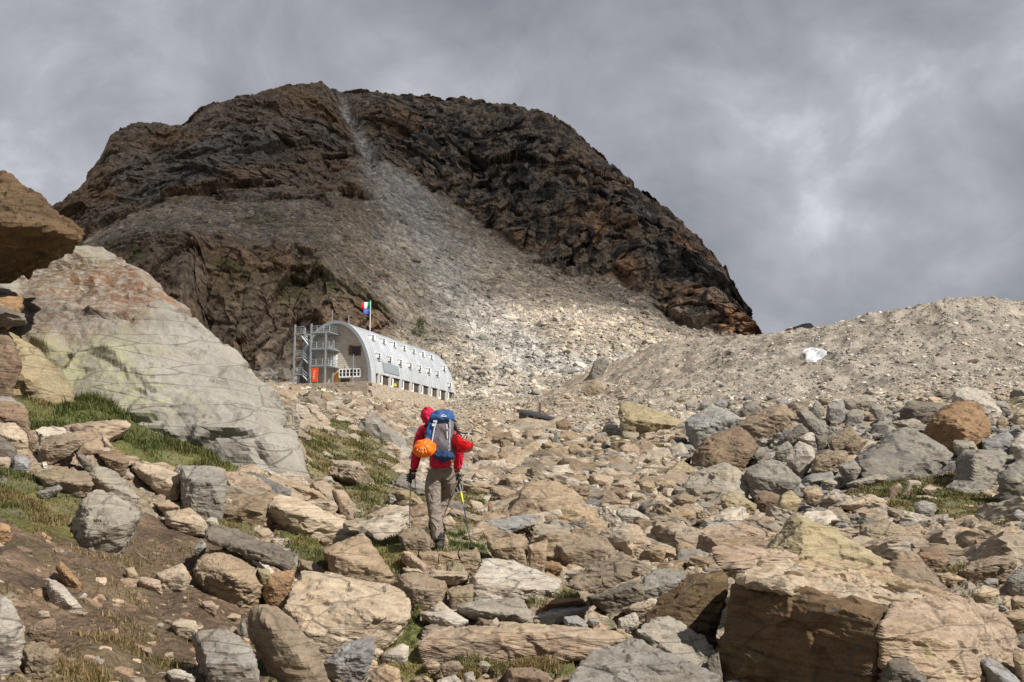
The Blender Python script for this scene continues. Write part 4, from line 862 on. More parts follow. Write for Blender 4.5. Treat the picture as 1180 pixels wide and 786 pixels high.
# ---------- loose rubble (stuff): past the single rocks nobody could count it ----------
def variants(n, sub, seed0, rough=1.):
    out = []
    for i in range(n):
        r = np.random.default_rng(seed0+i); dims = np.array([1, r.uniform(.55, .95), r.uniform(.24, .58)])
        N_ = r.normal(size=(10, 3)); N_ /= np.linalg.norm(N_, axis=1)[:, None]
        N_[0] = (0, 0, 1); N_[1] = (0, 0, -1); N_[2] = (1, .1, .1); N_[3] = (-1, 0, .2); N_[4] = (0, 1, .1); N_[5] = (.1, -1, .2)
        N_ /= np.linalg.norm(N_, axis=1)[:, None]
        D_ = np.linalg.norm(N_*dims, axis=1)*r.uniform(.6, .95, 10)
        v, f = polytope(N_, D_, dims, sub, seed0+i, p=70, rough=rough); out.append((v, f))
    return out
def scatter_mesh(name, vs, pos, size, nrm, tint, mat, smooth, tilt=.5, amtv=.5):
    n = len(pos); r = np.random.default_rng(len(name)*7+n); which = r.integers(0, len(vs), n)
    V = []; Fc = []; Cc = []; off = 0
    yaw = r.uniform(0, 2*np.pi, n); rx = r.normal(0, tilt*.55, n); ry = r.normal(0, tilt*.55, n)
    for k, (v, f) in enumerate(vs):
        ix = np.where(which == k)[0]
        if not len(ix): continue
        cy, sy = np.cos(yaw[ix]), np.sin(yaw[ix]); cx, sx = np.cos(rx[ix]), np.sin(rx[ix]); cb, sb = np.cos(ry[ix]), np.sin(ry[ix]); z0 = np.zeros(len(ix)); o1 = z0+1
        Rz = np.stack([np.stack([cy, -sy, z0], 1), np.stack([sy, cy, z0], 1), np.stack([z0, z0, o1], 1)], 1)
        Rx = np.stack([np.stack([o1, z0, z0], 1), np.stack([z0, cx, -sx], 1), np.stack([z0, sx, cx], 1)], 1)
        Ry = np.stack([np.stack([cb, z0, sb], 1), np.stack([z0, o1, z0], 1), np.stack([-sb, z0, cb], 1)], 1)
        Rm = Rx@Ry@Rz
        # lay the stone along the slope
        nn = nrm[ix]; ax = np.stack([nn[:, 2], z0, -nn[:, 0]], 1); ax /= np.linalg.norm(ax, axis=1)[:, None]; by = np.cross(nn, ax)
        Rs = np.stack([ax, by, nn], 2); Rm = Rs@Rm
        w = np.einsum('nij,vj->nvi', Rm, v)*size[ix][:, None, None]+pos[ix][:, None, :]
        V.append(w.reshape(-1, 3)); Fc.append((f[None]+(np.arange(len(ix))*len(v))[:, None, None]+off).reshape(-1, 3)); off += len(ix)*len(v)
        c = np.concatenate([tint[ix], r.uniform(0, 1, (len(ix), 1))*amtv*2], 1); Cc.append(np.repeat(c, len(v), 0))
    return np.concatenate(V), np.concatenate(Fc), np.concatenate(Cc)
def ground_normals(x, y, e=.6):
    hx = (H0(x+e, y)-H0(x-e, y))/(2*e); hy = (H0(x, y+e)-H0(x, y-e))/(2*e); n = np.stack([-hx, -hy, np.ones_like(hx)], 1)
    return n/np.linalg.norm(n, axis=1)[:, None]
palette = np.array([[.33, .27, .20], [.40, .345, .275], [.30, .235, .165], [.31, .255, .195], [.26, .225, .18], [.37, .33, .275], [.22, .17, .12], [.33, .28, .22], [.43, .39, .33]])
grey = np.array([[.22, .21, .19], [.27, .26, .24], [.17, .165, .155], [.31, .295, .27], [.25, .215, .175], [.255, .255, .25]])
def rubble_points(n, d0, d1, a0, a1, s_med, s_sig, smax, pw=1.0):
    a = rng.uniform(a0, a1, n); u = rng.uniform(0, 1, n)
    d = np.exp(math.log(d0)+(math.log(d1)-math.log(d0))*u**pw)
    x = a*d; y = d; z = H(x, y); s = np.minimum(s_med*np.exp(rng.normal(0, s_sig, n)), smax)
    g, so = masks(x, y, z); px, py = proj(np.stack([x, y, z], 1))
    q = np.stack([x-HUT0[0], y-HUT0[1]], -1); s_ = q@HU; v_ = q@HV
    inhut = (s_ > -8) & (s_ < 42) & (v_ > -.5) & (v_ < 17)
    steps = inpoly(px, py, [(475, 610), (560, 600), (562, 660), (475, 662)]) | inpoly(px, py, [(440, 765), (700, 765), (700, 1100), (300, 1100)])
    shed_ = inpoly(px, py, [(588, 474), (650, 480), (650, 500), (588, 500)])
    keep = (rng.uniform(0, 1, n) > g*1.15) & ~(shed_ & (s > .12)) & ~inhut & ~(steps & (s > .05)) & ~((so > 0) & (rng.uniform(0, 1, n) > .7)) & (d > 3.2)
    s = np.where(so > 0, np.minimum(s*.95, .1), s)
    s = np.where(y > 72, s, s)
    s = np.where((y > 125) & (px < 570), np.minimum(s, .42), s)
    # the boulder field is coarse grey rock
    far = (y > 68) & (px > 560); t0_ = None
    fld = inpoly(px, py, [(785, 470), (910, 455), (1250, 440), (1250, 545), (1100, 548), (1000, 560), (900, 600), (790, 565)]) & (y < 62)
    s = np.where(fld, s*.8, s)
    t_ = palette[rng.integers(0, len(palette), n)]; tg = grey[rng.integers(0, len(grey), n)]
    t_ = np.where((fld & (rng.uniform(0, 1, n) < .8))[:, None], tg, t_); t_ = np.where(((rng.uniform(0, 1, n) < .1))[:, None], tg, t_)
    t_ = np.where((so > 0)[:, None], t_*rng.uniform(.45, 1.25, n)[:, None]*np.array([1.05, .93, .85]), t_)
    t_ = np.where((far & (rng.uniform(0, 1, n) < sstep(540, 820, px)))[:, None], t_*.6+t_.mean(1)[:, None]*np.array([.41, .395, .36]), t_)
    t_ = t_*rng.uniform(.8, 1.15, n)[:, None]
    t_ = t_*((1+.22*sstep(35, 100, y))*np.where(y > 65, rng.uniform(.65, 1.25, n), 1))[:, None]
    z = z+.022*(so > 0)
    pos = np.stack([x, y, z+s*.12-.28*fld-.05*(y < 45)], 1)
    return pos[keep], s[keep], ground_normals(x, y)[keep], t_[keep]
V3 = variants(10, 4, 100, 1.0); V2 = variants(14, 3, 300, .8); V1 = variants(14, 2, 500); V0 = variants(10, 1, 700)
parts = []
def addp(vs, args, tilt=.5):
    pos, s, nn, tt = rubble_points(*args); parts.append(scatter_mesh('r', vs, pos, s, nn, tt, None, True, tilt))
addp(V3, (260, 5, 14, -.62, .66, .11, .4, .22))
addp(V2, (2600, 3.5, 14, -.62, .66, .045, .5, .10))
addp(V1, (13000, 4.2, 10, -.62, -.2, .022, .6, .08))
addp(V1, (5000, 60, 150, -.32, .12, .27, .45, .9))
addp(V1, (3500, 138, 170, -.24, .02, .3, .4, .7))
addp(V3, (720, 12, 32, -.5, .62, .32, .35, .6))
addp(V2, (3600, 12, 34, -.55, .66, .15, .45, .35))
addp(V2, (2400, 30, 75, -.45, .66, .42, .4, .95))
addp(V1, (9000, 28, 80, -.5, .66, .24, .4, .55))
addp(V1, (2600, 72, 185, -.45, .68, .24, .5, .9, 1.2))
Vv, Ff, Cv = [], [], []; o_ = 0
for v, f, c in parts: Vv.append(v); Ff.append(f+o_); Cv.append(c); o_ += len(v)
M_rub = rock_material('rubble_stone', 'attr', 1.0, .6, .15)
ob = np_obj('rubble', np.concatenate(Vv), np.concatenate(Ff), M_rub, smooth=False, colors=np.concatenate(Cv))
tag(ob, 'loose broken stones strewn all over the slope', 'rubble', kind='stuff')
# fine scree on the moraine and the mountain
parts = [(lambda a: scatter_mesh('s', V0, a[0], a[1], a[2], a[3], None, False))(rubble_points(64000, 62, 180, -.45, .68, .15, .45, .5, .85))]
Mp = MTN['P']; ok = np.where((MTN['cliff'] < .3) & (MTN['KS'] > 1.0) & (MTN['KS'] < 6.8) & (MTN['PX'] > 60) & (MTN['PX'] < 900))[0]
ix = rng.choice(ok, 42000); sz = np.minimum(.3*np.exp(rng.normal(0, .5, len(ix))), 2.2); nn = MTN['N'][ix]*np.sign(MTN['N'][ix][:, 2:3])
tt = MTN['col'][ix]*rng.uniform(.85, 1.35, len(ix))[:, None]; gy = rng.uniform(0, 1, len(ix)) < .15; tt[gy] = tt[gy].mean(1)[:, None]*np.array([1, 1.0, 1.0])
parts.append(scatter_mesh('t', V0, Mp[ix]+nn*sz[:, None]*.1, sz, nn, np.clip(tt, .03, .6), None, False))
ix = rng.choice(ok, 900); sz = np.minimum(.95*np.exp(rng.normal(0, .4, len(ix))), 3.2); nn = MTN['N'][ix]*np.sign(MTN['N'][ix][:, 2:3])
tt = MTN['col'][ix]*rng.uniform(.8, 1.3, len(ix))[:, None]
parts.append(scatter_mesh('u', V1, Mp[ix]+nn*sz[:, None]*.1, sz, nn, np.clip(tt, .03, .6), None, False))
Vv, Ff, Cv = [], [], []; o_ = 0
for v, f, c in parts: Vv.append(v); Ff.append(f+o_); Cv.append(c); o_ += len(v)
t = NT('scree_stone'); at = t.new('ShaderNodeVertexColor'); at.layer_name = 'Col'; co = t.coord()
M_scree = t.fin(t.mix(1., at.outputs['Color'], t.mix(t.rng(t.noise(co, 2., 4), .3, .7), (.7, .7, .7), (1.3, 1.28, 1.25)), 'MULTIPLY'), t.bump(t.noise(co, 4, 4), .8, .1))
ob = np_obj('scree', np.concatenate(Vv), np.concatenate(Ff), M_scree, smooth=False, colors=np.concatenate(Cv))
tag(ob, 'fine scree covering the moraine and the foot of the mountain', 'scree', kind='stuff')

# ---------- grass (stuff): blades and low leaves on the grassy places ----------
wgt = GM*np.where(GY < 60, 1, 0)*np.where(np.abs(GX/GY) < .62, 1, 0)
cell = (GY**2)                                                # area of a grid cell grows with distance squared
pr = wgt*cell/np.clip(GY, 5, 60)**1.55
pr = pr*np.clip(.25+1.4*fbm(np.stack([GX, GY, GX*0], 1)*1.4, 3), .03, 1)
pr /= pr.sum(); NB = 300000
ix = rng.choice(len(GX), NB, p=pr); jx = rng.uniform(-.5, .5, (NB, 2))
bx = GX[ix]+jx[:, 0]*(ga[1]-ga[0])*GY[ix]; by = GY[ix]*(1+jx[:, 1]*.0087); bz = GZ[ix]
dry = np.clip(.48+.9*fbm(np.stack([bx, by, bx*0], 1)*.9+30, 3)+rng.normal(0, .15, NB), 0, 1)
px_, py_ = proj(np.stack([bx, by, bz], 1)); lush = inpoly(px_, py_, [(70, 440), (170, 465), (300, 515), (300, 550), (230, 548), (150, 515), (60, 490)]); dry = np.where(lush, dry*.35, dry)
brown = inpoly(px_, py_, [(0, 600), (290, 620), (280, 790), (0, 790)]); dry = np.where(brown, np.clip(dry+.35, 0, 1), dry)
hgt = np.where(brown, .6, .75)*np.clip(.055*np.exp(rng.normal(0, .35, NB)), .02, .16)*np.where(lush, 1.7, 1)*np.clip(.8+GY[ix]/50, .8, 1.5)*np.clip(.75+1.2*fbm(np.stack([bx, by, bx*0], 1)*2.3+11, 2), .35, 1.6)
wid = np.clip(.0035*GY[ix]/7, .0035, .03)
az = rng.uniform(0, 2*np.pi, NB); lean = rng.uniform(.1, .9, NB)*hgt; side = np.stack([np.cos(az), np.sin(az), az*0], 1); ld = np.stack([-np.sin(az), np.cos(az), az*0], 1)
b0 = np.stack([bx, by, bz-.01], 1)
p0 = b0-side*wid[:, None]; p1 = b0+side*wid[:, None]; m_ = b0+ld*lean[:, None]*.35+np.array([0, 0, 1])*hgt[:, None]*.6
p2 = m_+side*wid[:, None]*.8; p3 = m_-side*wid[:, None]*.8; tip = b0+ld*lean[:, None]+np.array([0, 0, 1])*hgt[:, None]
Vb = np.stack([p0, p1, p2, p3, tip], 1).reshape(-1, 3); o5 = np.arange(NB)*5
Fb = np.concatenate([np.stack([o5, o5+1, o5+2], 1), np.stack([o5, o5+2, o5+3], 1), np.stack([o5+3, o5+2, o5+4], 1)])
gc = np.array([.075, .10, .024])*(1-dry[:, None])+np.array([.23, .165, .07])*dry[:, None]; gc *= rng.uniform(.65, 1.3, NB)[:, None]
t = NT('grass_blade'); at = t.new('ShaderNodeVertexColor'); at.layer_name = 'Col'; t.b.inputs['Roughness'].default_value = .6
tr = t.new('ShaderNodeBsdfTranslucent'); t.L(at.outputs['Color'], tr.inputs[0]); ms = t.new('ShaderNodeMixShader'); ms.inputs[0].default_value = .3
t.L(at.outputs['Color'], t.b.inputs['Base Color']); t.L(t.b.outputs[0], ms.inputs[1]); t.L(tr.outputs[0], ms.inputs[2]); t.L(ms.outputs[0], t.n['Material Output'].inputs[0])
ob = np_obj('grass', Vb, Fb, t.m, smooth=True, colors=np.repeat(gc, 5, 0)); tag(ob, 'short alpine grass between the rocks', 'grass', kind='stuff')
# green shrub up on the scree beside the hut: leaf-sized faces round a few stems
def shrub(px, py, d, hh, ww, label):
    c = P3(px, py, d); e = empty('shrub', c); tag(e, label, 'shrub'); mb = MB(); r = random.Random(int(px))
    for k in range(6): mb.tube([(0, 0, -.2), (r.uniform(-.3, .3)*ww, r.uniform(-.3, .3)*ww, hh*.5), (r.uniform(-.5, .5)*ww, r.uniform(-.4, .4)*ww, hh*r.uniform(.7, 1))], [.05, .035, .01], 5)
    mb.build('stem', plain('shrub_wood', (.12, .09, .06)), e); mb = MB()
    for k in range(700):
        z = r.random()**.8*hh; w_ = ww*.5*(1-(z/hh)**2*.7)*r.random()**.5; a = r.uniform(0, 6.28); p = Vector((math.cos(a)*w_, math.sin(a)*w_, z))
        u = Vector((r.gauss(0, 1), r.gauss(0, 1), r.gauss(0, 1))).normalized()*.13; v = u.cross(Vector((r.gauss(0, 1), r.gauss(0, 1), r.gauss(0, 1)))).normalized()*.09
        mb.add([p-u, p-v, p+u, p+v], [(0, 1, 2, 3)])
    mb.build('foliage', plain('shrub_leaf', (.09, .13, .03), var=.4), e)
q = np.argmin((MTN['PX']-484)**2+(proj(MTN['P'])[1]-388)**2*1.0+((MTN['KS'] > 5)*1e6)); pq = MTN['P'][q]; ppx, ppy = proj(pq)
shrub(ppx, ppy, pq[1], 4.2, 3., 'green bush on the scree beside the dark crag behind the hut')
# ---------- the mountain hut ----------
hut = empty('mountain_hut', tuple(HUT0)); hut.rotation_euler.z = math.atan2(HU[1], HU[0])     # local x = along the hut, local y = across to the left
tag(hut, 'long mountain hut with rounded silver metal roof, below the dark crag', 'mountain hut')
LEN, WD, HT = 38.0, 13.4, 10.6
def arc(th, off=0.0):
    c, s = math.cos(th), math.sin(th); rx, rz = WD/2+off, HT+off
    return WD/2-rx*c, rz*s
t = NT('standing_seam_metal'); t.b.inputs['Metallic'].default_value = .35; t.b.inputs['Roughness'].default_value = .5; co = t.coord()
n1 = t.noise(co, .35, 5); mp = t.new('ShaderNodeMapping'); t.L(co, mp.inputs[0]); mp.inputs['Scale'].default_value = (1.6, .1, .1); n2 = t.noise(mp.outputs[0], 1.2, 3)
c = t.mix(t.rng(n1, .3, .7), (.47, .49, .51), (.62, .64, .665)); c = t.mix(t.rng(n2, .4, .7, 0, .6), c, (.34, .36, .38))
M_seam = t.fin(c, t.bump(n1, .25, .05))
M_white = plain('white_paint', (.80, .80, .78), .5); M_glassd = plain('window_glass', (.03, .035, .04), .12, var=.3); M_brown = plain('brown_shutter', (.13, .065, .04), .7)
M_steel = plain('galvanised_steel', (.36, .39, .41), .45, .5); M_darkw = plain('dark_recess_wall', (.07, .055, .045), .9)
t = NT('concrete_block_wall'); bt = t.new('ShaderNodeTexBrick'); mp = t.new('ShaderNodeMapping'); mp.inputs['Rotation'].default_value = (0, math.pi/2, math.pi/2); mp.inputs['Scale'].default_value = (1, 1, 1)
sx = t.new('ShaderNodeSeparateXYZ'); t.L(t.coord(), sx.inputs[0]); cb = t.new('ShaderNodeCombineXYZ'); t.L(sx.outputs[1], cb.inputs[0]); t.L(sx.outputs[2], cb.inputs[1]); t.L(cb.outputs[0], bt.inputs['Vector'])
bt.inputs['Color1'].default_value = (.60, .55, .47, 1); bt.inputs['Color2'].default_value = (.50, .45, .39, 1); bt.inputs['Mortar'].default_value = (.25, .22, .19, 1); bt.inputs['Scale'].default_value = 1.0
bt.inputs['Brick Width'].default_value = .8; bt.inputs['Row Height'].default_value = .36; bt.inputs['Mortar Size'].default_value = .025
M_block = t.fin(t.mix(t.rng(t.noise(t.coord(), 1.5, 5), .3, .7, 0, .5), bt.outputs['Color'], (.42, .38, .32)), t.bump(bt.outputs['Fac'], -.5, .03))
# roof shell with raised seams; from the front strip it reaches the ground, along the side it stops above the doors
TH0 = math.asin(1.95/HT)
def shell(x0, x1, tA, tB, n, off=0., thick=.28):
    mb = MB(); V = []
    for i in range(n+1):
        th = tA+(tB-tA)*i/n
        for x, o in ((x0, off), (x1, off), (x1, off-thick), (x0, off-thick)):
            y, z = arc(th, o); V.append((x, y, z))
    Fc = []
    for i in range(n):
        a, b = i*4, i*4+4
        for k in range(4): Fc.append((a+k, b+k, b+(k+1) % 4, a+(k+1) % 4))
    Fc += [(0, 1, 2, 3), (n*4+3, n*4+2, n*4+1, n*4)]
    mb.add(V, Fc); return mb
mb = shell(-1.1, LEN, TH0, math.pi-.05, 60)
front = shell(-1.11, .9, 0.0, TH0, 8); mb.add(front.v, front.f)
k = 0.0
while k < LEN:
    s_ = shell(k-.04, k+.04, TH0 if k > .9 else 0.0, math.pi-.05, 60, .07, .1); mb.add(s_.v, s_.f); k += .95
roof = mb.build('roof', M_seam, hut)
mb = shell(-1.16, -1.0, 0.0, math.pi, 70, .1, .5); mb.build('roof_edge', M_steel, hut)
# dormer windows, two rows and two more at the far end
def dormer(x, z):
    th = math.asin(min(z/HT, 1)); y, zz = arc(th, 0); nrm = Vector((0, -math.cos(th)/1, math.sin(th)*.63)).normalized()
    d = MB(); 
    w, h, dep = .5, .8, .42
    # small box with vertical front, its cheeks cut by the roof
    for (cx, cy, cz, dx, dy, dz) in ((x-w, y-.1, zz+.05, .09, dep*1.6, h), (x+w, y-.1, zz+.05, .09, dep*1.6, h), (x, y-.1, zz+h/2+.09, 2*w+.25, dep*1.75, .09), (x, y-.72, zz-h/2+.02, 2*w+.1, .2, .08)): d.box((cx, cy, cz), (dx, dy, dz))
    f = d.build('dormer_window', M_white, hut)
    g = MB(); g.box((x, y-.45, zz+.05), (2*w-.1, .06, h-.05)); g.build('pane', M_glassd, f)
    g = MB(); g.box((x+.12, y-.53, zz+.05), (.07, .08, h-.05)); g.box((x, y-.535, zz+.05), (2*w-.1, .08, .06)); g.box((x+.36, y-.5, zz+.02), (.4, .05, h-.1)); g.build('sash', M_white, f)
for i in range(7): dormer(4.0+4.42*i, 8.35)
for i in range(7): dormer(2.9+4.42*i, 5.0)
dormer(34.6, 6.6); dormer(34.9, 3.2)
g = MB(); V = []
for x in (4.2, 10.8):
    for th in (.27, .36): y, z = arc(th, .12); V.append((x, y, z))
g.add(V, [(0, 1, 3, 2)]); V2_ = [(a, b+.04, c+.0) for a, b, c in V]; 
g = shell(4.2, 10.6, .235, .40, 4, .12, .06); g.build('roof_panel', plain('dull_panel', (.30, .33, .35), .35, .3), hut)
# ground floor behind the roof's lower edge
mb = MB(); mb.box((LEN/2+.5, .55, 1.0), (LEN-1, .2, 2.2)); mb.build('side_wall', M_darkw, hut)
for i in range(8):
    x = 2.4+4.45*i; f = MB(); f.box((x+.9, .36, 1.02), (1.5, .1, 1.9)); f.box((x-.15, .22, 1.02), (.08, .55, 1.9)); fr = f.build('window', M_white, hut)
    p = MB(); p.box((x+.9, .29, 1.15), (.45, .03, 1.2)); p.build('pane', M_glassd, fr)
mb = MB(); mb.box((8.9, .2, .75), (.5, .3, .5)); mb.build('yellow_box', plain('yellow_plastic', (.75, .52, .05)), hut)
# gable wall, set back under the roof edge
def gable(x, name, mat):
    V = [(x, WD*.02, 0)]+[(x, *arc(math.pi*i/40, -.3)) for i in range(0, 41)]+[(x, WD*.98, 0)]; V2 = [(x+.35, b, c) for _, b, c in V]; n = len(V)
    m = MB(); m.add(V+V2, [tuple(range(n)), tuple(range(2*n-1, n-1, -1))]+[(i, i+n, (i+1) % n+n, (i+1) % n) for i in range(n)]); return m.build(name, mat, hut)
gw = gable(.0, 'gable_wall', M_block); gable(LEN-.8, 'gable_wall', M_block)
mb = MB(); mb.box((-.3, 4.1, 1.3), (.7, 3.9, .2)); mb.box((-.3, 4.1, 2.55), (.7, 3.9, .15)); mb.box((-.3, 2.2, 1.9), (.7, .12, 1.4)); mb.box((-.3, 6.0, 1.9), (.7, .12, 1.4)); mb.box((-.62, 4.1, 1.95), (.1, 3.9, .06))
for i in range(1, 6): mb.box((-.62, 2.15+i*.65, 1.9), (.12, .13, 1.2))
f = mb.build('bay_window', M_white, hut); mb = MB(); mb.box((-.45, 4.1, 1.9), (.06, 3.7, 1.2)); mb.build('pane', M_glassd, f)
mb = MB(); mb.box((-.06, 3.2, 5.6), (.12, 1.5, 1.6)); f = mb.build('window', M_brown, hut); mb = MB(); mb.box((-.13, 3.2, 5.6), (.06, 1.1, 1.2)); mb.build('pane', M_glassd, f); mb = MB(); mb.box((-.2, 4.2, 5.75), (.08, .7, 1.6)); mb.build('shutter', M_brown, f)
mb = MB(); mb.box((-.07, 7.35, 4.1), (.12, 1.2, 2.1)); d = mb.build('door', M_white, hut); mb = MB(); mb.box((-.15, 7.8, 4.0), (.06, .08, .2)); mb.build('handle', M_steel, d)
mb = MB(); mb.box((-.08, 7.0, 1.1), (.12, 1.15, 2.1)); d = mb.build('door', plain('orange_wood', (.62, .30, .07)), hut); d['label'] = 'orange wooden door at ground level'; mb = MB(); mb.box((-.16, 6.7, 1.1), (.06, .08, .2)); mb.build('handle', M_steel, d)
mb = MB(); mb.box((-.06, 5.2, .5), (.1, 1.6, 1.1)); mb.build('door', M_darkw, hut)
mb = MB(); mb.tube([(-.75, 3.4, 0), (-.75, 3.4, 5.0)], .06, 6); mb.build('downpipe', M_steel, hut)
# outside steel stair: posts, landings, flights, rails
st = MB()
for x, y in ((-3.6, 12.7), (-3.6, 9.7), (-.4, 12.7), (-3.6, 7.0), (-.6, 7.2)): st.box((x, y, (9.9 if y > 8 else 8.6)/2), (.24, .24, 9.9 if y > 8 else 8.6))
st.build('stair_posts', M_steel, hut); hut.children[-1].name = 'stair_post'
for z in (2.9, 5.7, 8.4):
    pl = MB(); pl.box((-1.6, 8.1, z), (4.0, 3.6, .16)); pl.box((-2.1, 11.9, z-1.3 if z < 8 else z), (3.2, 2.0, .16)); pl.box((-3.62, 8.1, z+.03), (.14, 3.6, .3))
    l = pl.build('landing', M_steel, hut)
    rl = MB()
    for zz in (.4, .75, 1.1): rl.bar((-3.6, 6.4, z+zz), (-3.6, 9.9, z+zz), .06); rl.bar((-3.6, 6.4, z+zz), (-.2, 6.4, z+zz), .06); rl.bar((-3.6, 11.0, z+zz-(1.3 if z < 8 else 0)), (-3.6, 12.7, z+zz-(1.3 if z < 8 else 0)), .06)
    for y in (6.4, 7.5, 8.7, 9.9): rl.bar((-3.6, y, z), (-3.6, y, z+1.1), .07)
    rl.build('railing', M_steel, l)
for z0, z1, y0, y1, x in ((0, 1.6, 9.6, 11.3, -3.0), (1.6, 2.9, 11.3, 9.6, -1.6), (2.9, 4.4, 9.6, 11.3, -3.0), (4.4, 5.7, 11.3, 9.6, -1.6), (5.7, 8.4, 9.6, 11.9, -3.0)):
    fl = MB(); 
    for dx in (-.5, .5): fl.bar((x+dx, y0, z0), (x+dx, y1, z1), .16)
    for k in range(9): q_ = (k+.5)/9; fl.box((x, y0+(y1-y0)*q_, z0+(z1-z0)*q_), (1.0, .24, .05))
    f = fl.build('stair_flight', M_steel, hut); r_ = MB(); r_.bar((x-.5, y0, z0+1), (x-.5, y1, z1+1), .06); r_.bar((x-.5, y0, z0+.55), (x-.5, y1, z1+.55), .05); r_.build('handrail', M_steel, f)
# floor, masts
mb = MB(); mb.box((-1.2, 6.6, -.3), (4.5, 14., .5)); mb.build('terrace_floor', M_block, hut)
for x, y, h_ in ((-.8, 7.4, 2.0), (2.4, 6.0, 1.6)): mb = MB(); mb.tube([(x, y, HT-.3), (x, y, HT+h_)], .06, 6); mb.build('antenna', M_steel, hut)
# orange sign board by the stair foot
sg = empty('sign_board', tuple(Vector((*HUT0[:2], HUT0[2]+.0))+Vector((HU[0]*-4.4+HV[0]*8.4, HU[1]*-4.4+HV[1]*8.4, 0)))); sg.rotation_euler.z = hut.rotation_euler.z
tag(sg, 'upright orange-red board with white marks at the foot of the steel stair', 'sign')
mb = MB(); mb.box((0, 0, 1.35), (.08, 1.1, 2.3)); mb.build('board', plain('orange_red_paint', (.78, .09, .02), .5), sg)
mb = MB()
for i in range(5): mb.box((-.05, .1-.03*i, .75+.3*i), (.02, .3, .07)); mb.box((-.05, .26-.03*i, .82+.3*i), (.02, .06, .16))
mb.build('lettering', M_white, sg)
mb = MB(); mb.box((0, -.5, .3), (.08, .08, 1.4)); mb.box((0, .5, .3), (.08, .08, 1.4)); mb.build('frame', M_steel, sg)
# flagpole behind the roof with two flags
fp_d = 172.; fx = P3(426, 395, fp_d); fp = empty('flagpole', (fx[0], fx[1], HUT0[2]+4)); tag(fp, 'thin pale flagpole rising behind the hut roof', 'flagpole')
top = P3(426, 347, fp_d)[2]-(HUT0[2]+4); mb = MB(); mb.tube([(0, 0, -4), (0, 0, top)], [.11, .07], 8); mb.build('pole', plain('pale_pole', (.6, .62, .62), .4), fp)
mb = MB(); mb.tube([(0, 0, top), (0, 0, top+.15)], [.12, .02], 8); mb.build('finial', M_steel, fp)
def flag(name, label, z, h_, w_, cols, ph):
    e = empty(name, (fx[0], fx[1], fp.location.z+z)); tag(e, label, 'flag'); n = 12; bands = len(cols)
    for b, (cn, cc_) in enumerate(cols):
        V = []; Fc = []; m = MB()
        for i in range(n+1):
            s = (b+i/n)/bands*w_; y = .16*math.sin(s*3.2+ph)*min(1, s*2); dr = -.12*s
            V += [(-.1-s, y, dr), (-.1-s, y, dr-h_), (-.1-s, y+.02, dr), (-.1-s, y+.02, dr-h_)]
        for i in range(n): a = i*4; Fc += [(a, a+1, a+5, a+4), (a+2, a+6, a+7, a+3), (a, a+4, a+6, a+2), (a+1, a+3, a+7, a+5)]
        m.add(V, Fc); m.build(cn, plain(cn+'_cloth', cc_, .8), e, smooth=True)
    return e
flag('flag', 'red, white and green tricolour on the pole behind the hut', top-.1, 1.25, 1.45, [('green_band', (.0, .30, .12)), ('white_band', (.8, .8, .78)), ('red_band', (.62, .02, .03))], .3)
ef = flag('flag', 'smaller blue flag hanging under the tricolour', top-1.4, .95, 1.1, [('field', (.04, .10, .42))], .9)
mb = MB()
for k in range(12):
    a = k*math.pi/6; s = .55+.27*math.cos(a); mb.box((-.1-s, .16*math.sin(s*3.2+.9)-.03, -.12*s-.47+.27*math.sin(a)), (.07, .02, .07))
mb.build('ring_of_stars', plain('star_yellow', (.75, .6, .08)), ef)
# handrail running on past the far end of the hut
rp = [P3(*q) for q in ((521, 463, 193), (530, 470, 180), (541, 475, 168))]; e = empty('pipe', tuple(rp[0])); tag(e, 'dark pipe running down from the far end of the hut', 'pipe')
mb = MB(); mb.tube([tuple(Vector(p)-Vector(rp[0])) for p in rp], .16, 6); mb.build('tube', plain('dark_pipe', (.10, .11, .12)), e); mb = MB()
for p in rp: mb.box(tuple(Vector(p)-Vector(rp[0])-Vector((0, 0, .6))), (.15, .15, 1.2))
mb.build('support', M_steel, e)
# low stone shed with a dark sloping roof
sd = 112.; s0 = P3(598, 484, hit(598, 484)); sd = s0[1]-5.; s0 = P3(598, 484, sd); sc_ = sd/F; shed = empty('stone_shed', tuple(s0)); tag(shed, 'low stone shed with dark sloping roof half sunk in the rubble', 'shed')
def SP(px, py, dy=0): p = P3(px, py, sd+dy); return tuple(p-s0)
mb = MB(); a, b, c_, d_ = SP(598, 486), SP(606, 487), SP(606, 474), SP(598, 473); e_, f_, g_, h_ = SP(640, 486), SP(640, 484), SP(640, 484), SP(640, 483.5)
V = [SP(598, 488), SP(642, 490), SP(642, 483.5), SP(598, 473.5), SP(598, 488, 4), SP(642, 490, 4), SP(642, 483, 4), SP(598, 473, 4)]
mb.add(V, [(0, 1, 2, 3), (7, 6, 5, 4), (0, 3, 7, 4), (1, 5, 6, 2), (3, 2, 6, 7), (0, 4, 5, 1)]); mb.build('wall', rock_material('shed_stone', 'object', 2., .6, .0), shed).color = (.24, .18, .13, .6)
V = [SP(595.5, 472, -.5), SP(618, 477.5, -.5), SP(642, 483.2, -.5), SP(595.5, 471, 4.6), SP(620, 474.5, 4.6), SP(643, 482.2, 4.6)]; V = V+[(x, y, z-.22) for x, y, z in V]
mb = MB(); mb.add(V, [(0, 1, 4, 3), (1, 2, 5, 4), (6, 9, 10, 7), (7, 10, 11, 8), (0, 6, 7, 1), (1, 7, 8, 2), (3, 4, 10, 9), (4, 5, 11, 10), (0, 3, 9, 6), (2, 8, 11, 5)]); mb.build('roof', plain('dark_slate', (.045, .045, .05), .7), shed)
